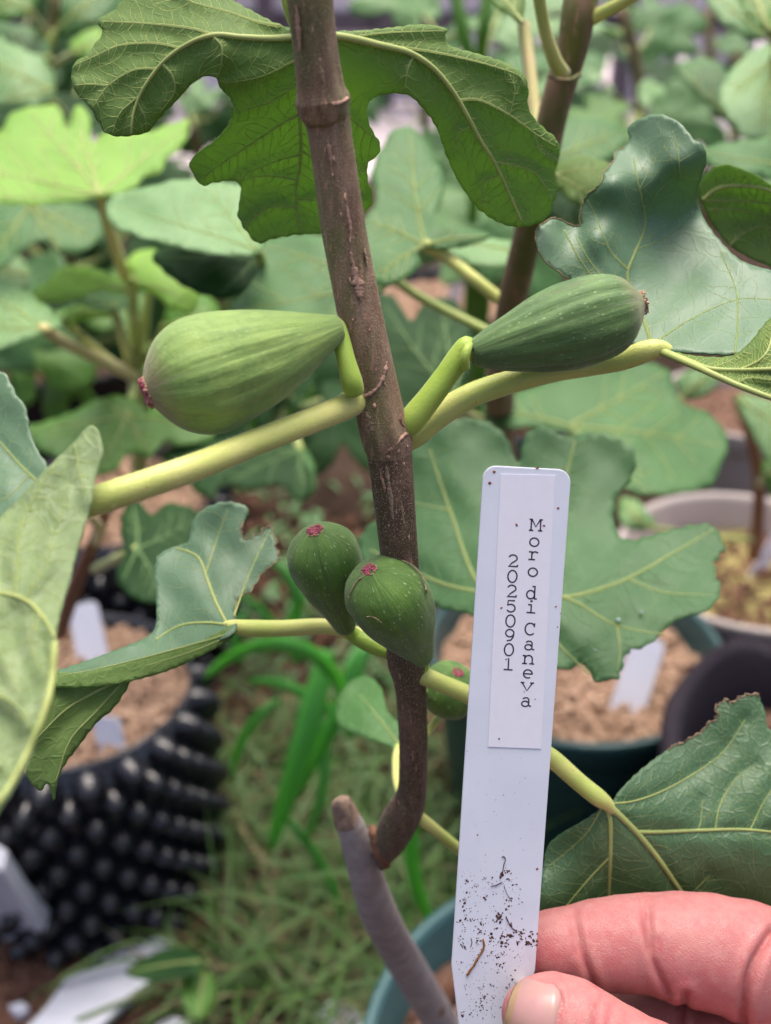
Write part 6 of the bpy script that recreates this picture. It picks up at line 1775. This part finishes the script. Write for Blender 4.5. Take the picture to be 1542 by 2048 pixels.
def surface_nets(lo, hi, h):
    nx, ny, nz = [int((hi[i] - lo[i]) / h) + 1 for i in range(3)]
    S = np.empty((nx, ny, nz), np.float32)
    yy = lo[1] + h * np.arange(ny); zz = lo[2] + h * np.arange(nz)
    Yg, Zg = np.meshgrid(yy, zz, indexing='ij')
    for i in range(nx):
        P = np.stack([np.full_like(Yg, lo[0] + h * i), Yg, Zg], -1)
        S[i] = hand_sdf(P)
    neg = S < 0
    cnt = np.zeros((nx - 1, ny - 1, nz - 1), np.int32)
    acc = np.zeros((nx - 1, ny - 1, nz - 1, 3)); num = np.zeros((nx - 1, ny - 1, nz - 1))
    for dx in (0, 1):
        for dy in (0, 1):
            for dz in (0, 1):
                cnt += neg[dx:nx - 1 + dx, dy:ny - 1 + dy, dz:nz - 1 + dz]
    act = (cnt > 0) & (cnt < 8)
    ids = np.argwhere(act)
    idx = -np.ones(act.shape, np.int64); idx[act] = np.arange(len(ids))
    acc = np.zeros((len(ids), 3)); num = np.zeros(len(ids))
    corners = [(a, b, c) for a in (0, 1) for b in (0, 1) for c in (0, 1)]
    for c0 in corners:
        for ax in range(3):
            if c0[ax]: continue
            c1 = list(c0); c1[ax] = 1
            s0 = S[ids[:, 0] + c0[0], ids[:, 1] + c0[1], ids[:, 2] + c0[2]]; s1 = S[ids[:, 0] + c1[0], ids[:, 1] + c1[1], ids[:, 2] + c1[2]]
            m = (s0 < 0) != (s1 < 0)
            t = np.where(m, s0 / (s0 - s1 + 1e-20), 0)
            p = np.tile(np.array(c0, float), (len(ids), 1)); p[:, ax] = t
            acc[m] += p[m]; num[m] += 1
    V = np.asarray(lo) + h * (ids + acc / num[:, None])
    quads = []
    for ax in range(3):
        o1, o2 = [(1, 2), (2, 0), (0, 1)][ax]
        sl0 = [slice(None)] * 3; sl1 = [slice(None)] * 3
        sl0[ax] = slice(0, -1); sl1[ax] = slice(1, None)
        ch = neg[tuple(sl0)] != neg[tuple(sl1)]
        e = np.argwhere(ch)
        ok = (e[:, o1] > 0) & (e[:, o2] > 0) & (e[:, o1] < act.shape[o1]) & (e[:, o2] < act.shape[o2]) & (e[:, ax] < act.shape[ax])
        e = e[ok]
        inside0 = neg[e[:, 0], e[:, 1], e[:, 2]]
        def cell(d1, d2):
            q = e.copy(); q[:, o1] -= d1; q[:, o2] -= d2
            return idx[q[:, 0], q[:, 1], q[:, 2]]
        q = np.stack([cell(1, 1), cell(0, 1), cell(0, 0), cell(1, 0)], 1)
        q[~inside0] = q[~inside0][:, ::-1]
        quads.append(q)
    return V, np.vstack(quads)


lo = np.array([.024, -.205, .205]); hi = np.array([.178, -.078, .318])
HV, HF = surface_nets(lo, hi, 0.00062)
ok = (HF >= 0).all(1); HF = HF[ok]
# smooth a little
for it in range(3):
    acc = np.zeros_like(HV); num = np.zeros(len(HV))
    for a, b in ((0, 1), (1, 2), (2, 3), (3, 0)):
        np.add.at(acc, HF[:, a], HV[HF[:, b]]); np.add.at(num, HF[:, a], 1)
        np.add.at(acc, HF[:, b], HV[HF[:, a]]); np.add.at(num, HF[:, b], 1)
    HV = 0.5 * HV + 0.5 * acc / np.maximum(num, 1)[:, None]
nrm = np.zeros_like(HV)
fn = np.cross(HV[HF[:, 2]] - HV[HF[:, 0]], HV[HF[:, 3]] - HV[HF[:, 1]])
for j in range(4): np.add.at(nrm, HF[:, j], fn)
nrm /= np.linalg.norm(nrm, axis=1)[:, None] + 1e-12
px = 771 + HV[:, 0] / HV[:, 2] * FPX; py = 1024 - HV[:, 1] / HV[:, 2] * FPX
front = np.clip(-nrm[:, 2] * 1.5, 0, 1)
flush_shade = np.zeros(len(HV))
CREASE = [([(1149, 1822), (1154, 1860), (1168, 1915), (1190, 1978)], 6.5, .0010, 1), ([(1137, 1835), (1142, 1870), (1150, 1905)], 7, .00025, 1), ([(1297, 1800), (1299, 1850), (1308, 1920), (1336, 1988)], 7, .0012, 1), ([(1280, 1810), (1286, 1850), (1297, 1895)], 8, .00035, 1), ([(1318, 1880), (1332, 1930), (1352, 1980)], 8, .0003, 1),
          ([(1545, 1862), (1512, 1920), (1492, 1985), (1485, 2070)], 9, .0018, 1), ([(1372, 1990), (1368, 2040), (1372, 2090)], 7, .0012, 1), ([(1085, 1950), (1112, 1972), (1126, 2005), (1122, 2045), (1106, 2085)], 6, .00055, 0), ([(1200, 2000), (1190, 2050), (1205, 2110)], 12, .0004, 0), ([(1222, 2010), (1214, 2060), (1228, 2120)], 10, .0003, 0)]
for pl_, w, dep, who in CREASE:
    c = cr(pl_, step=3.0)
    dd = mind(np.stack([px, py], 1), c)
    sel = (HV[:, 2] > .243) if who else (HV[:, 2] < .243)
    amt = np.exp(-(dd / w) ** 2) * front * sel
    HV = HV - nrm * (amt * dep)[:, None]
    flush_shade = np.maximum(flush_shade, .5 * np.exp(-(dd / (w * .8)) ** 2) * front * sel)  # skin redness, plus crease shade painted in as dark lines
    # flesh swells beside a crease
    HV = HV + nrm * (dep * .35 * np.exp(-((dd - 2.6 * w) / (1.5 * w)) ** 2) * front * sel)[:, None]
axd = np.array([math.cos(math.radians(14)), math.sin(math.radians(14))]); axn = np.array([-axd[1], axd[0]])
nc = np.array([1062.0, 2026.0])
nu = ((px - nc[0]) * axd[0] + (py - nc[1]) * axd[1]); nu = nu / np.where(nu > 0, 58, 50); nvv = ((px - nc[0]) * axn[0] + (py - nc[1]) * axn[1]) / 71
nq = (np.abs(nu) ** 3 + np.abs(nvv) ** 3) ** (1 / 3)
ring = np.exp(-((nq - 1.10) / .10) ** 2) * (HV[:, 2] < .243) * np.clip(nu + .6, 0, 1) * front
HV = HV + nrm * (.0007 * ring)[:, None]
flush_shade = np.maximum(flush_shade, .5 * np.exp(-((nq - .98) / .07) ** 2) * (HV[:, 2] < .243) * front)  # dark line round the nail paints in the shade of its fold
flush_shade = np.maximum(flush_shade, .65 * np.exp(-(((px - 1075) / 60) ** 2 + ((py - 1915) / 45) ** 2)) * (HV[:, 2] > .243))
flush_shade = np.maximum(flush_shade, .35 * np.exp(-(((px - 1220) / 60) ** 2 + ((py - 1900) / 60) ** 2)))
flush_shade = np.maximum(flush_shade, .4 * np.exp(-(((px - 1400) / 90) ** 2 + ((py - 1960) / 60) ** 2)))
HW = C0 + HV[:, :1] * RX + HV[:, 1:2] * UP + HV[:, 2:3] * FW
HFl = HF
a_, b_, c_ = HW[HF[0, 0]], HW[HF[0, 1]], HW[HF[0, 2]]
nw = nrm[HF[0, 0], 0] * RX + nrm[HF[0, 0], 1] * UP + nrm[HF[0, 0], 2] * FW
# outward check by the signed distance a little way along the normal
t0 = HV + nrm * .001
if (hand_sdf(t0[:200]) < hand_sdf(HV[:200])).mean() > .5:
    HFl = HF[:, ::-1]
    nrm = -nrm
hand = mk('hand', HW, HFl, M['skin'])
at = hand.data.attributes.new('flush_shade', 'FLOAT', 'POINT')
at.data.foreach_set('value', np.clip(flush_shade, 0, 1).astype(np.float32))
tag(hand, 'bare hand at lower right pinching the white tag between thumb and index finger', 'hand')

# thumbnail: a curved plate lying on the thumb, its rim sunk in the skin
def march(x, y):
    d = np.full(np.shape(x), .215)
    for k in range(60):
        P = np.stack([(x - 771) / FPX * d, -(y - 1024) / FPX * d, d], -1)
        s = chain_sdf(P, THUMB, .0015)
        d = d + np.clip(s, -.002, .004) * .8
    return d


NU, NV = 34, 40
ug, vg = np.meshgrid(np.linspace(-1, 1, NU), np.linspace(-1, 1, NV), indexing='ij')
rr = np.maximum(np.abs(ug), np.abs(vg))
lens = (np.abs(ug) ** 3.0 + np.abs(vg) ** 3.0) ** (1 / 3.0)
sc = np.where(lens > 1e-6, rr / lens, 1)
us, vs_ = ug * sc, vg * sc
ql = np.where(us > 0, 58, 50)
PX = nc[0] + us * ql * axd[0] + vs_ * 71 * axn[0]; PY = nc[1] + us * ql * axd[1] + vs_ * 71 * axn[1]
D = march(PX, PY)
edge = (np.abs(us) ** 4 + np.abs(vs_) ** 4)
lift = .00055 - .0011 * edge ** 2
lift = np.where(us < -.6, np.maximum(lift, .00025), lift)
NVt = W(PX, PY, D - lift)
Fn = [(i * NV + j, (i + 1) * NV + j, (i + 1) * NV + j + 1, i * NV + j + 1) for i in range(NU - 1) for j in range(NV - 1)]
nv = NVt.reshape(-1, 3)
q0 = Fn[len(Fn) // 2]
if np.dot(np.cross(nv[q0[1]] - nv[q0[0]], nv[q0[2]] - nv[q0[1]]), FW) > 0: Fn = [f[::-1] for f in Fn]
mi = [1 if us[i, j] < -.72 else 0 for i in range(NU - 1) for j in range(NV - 1)]
nail = mk('thumbnail', nv, Fn, None, hand, mats=[M['nail'], M['nail_edge']], midx=mi)
sn = nail.modifiers.new('thickness', 'SOLIDIFY'); sn.thickness = .0004; sn.offset = -1

# sleeve over the wrist, out of the picture
sl = [(cs(x, y, d), r * d / FPX) for x, y, d, r in [(2010, 2385, .252, 190), (2080, 2430, .25, 205), (2300, 2560, .244, 215), (2700, 2760, .23, 225), (3100, 2960, .215, 235)]]
sp_ = np.array([C0 + a[0] * RX + a[1] * UP + a[2] * FW for a, _ in sl]); sr_ = np.array([b for _, b in sl])
cc = cr(np.hstack([sp_, sr_[:, None]]), n=24)
V, Fs = tube_data(cc[:, :3], cc[:, 3] * (1 + .03 * np.sin(np.arange(24) * 2.1)), 24, False)
so_ = mk('sleeve', V, Fs, M['sleeve'], hand)
so_.modifiers.new('thickness', 'SOLIDIFY').thickness = .002
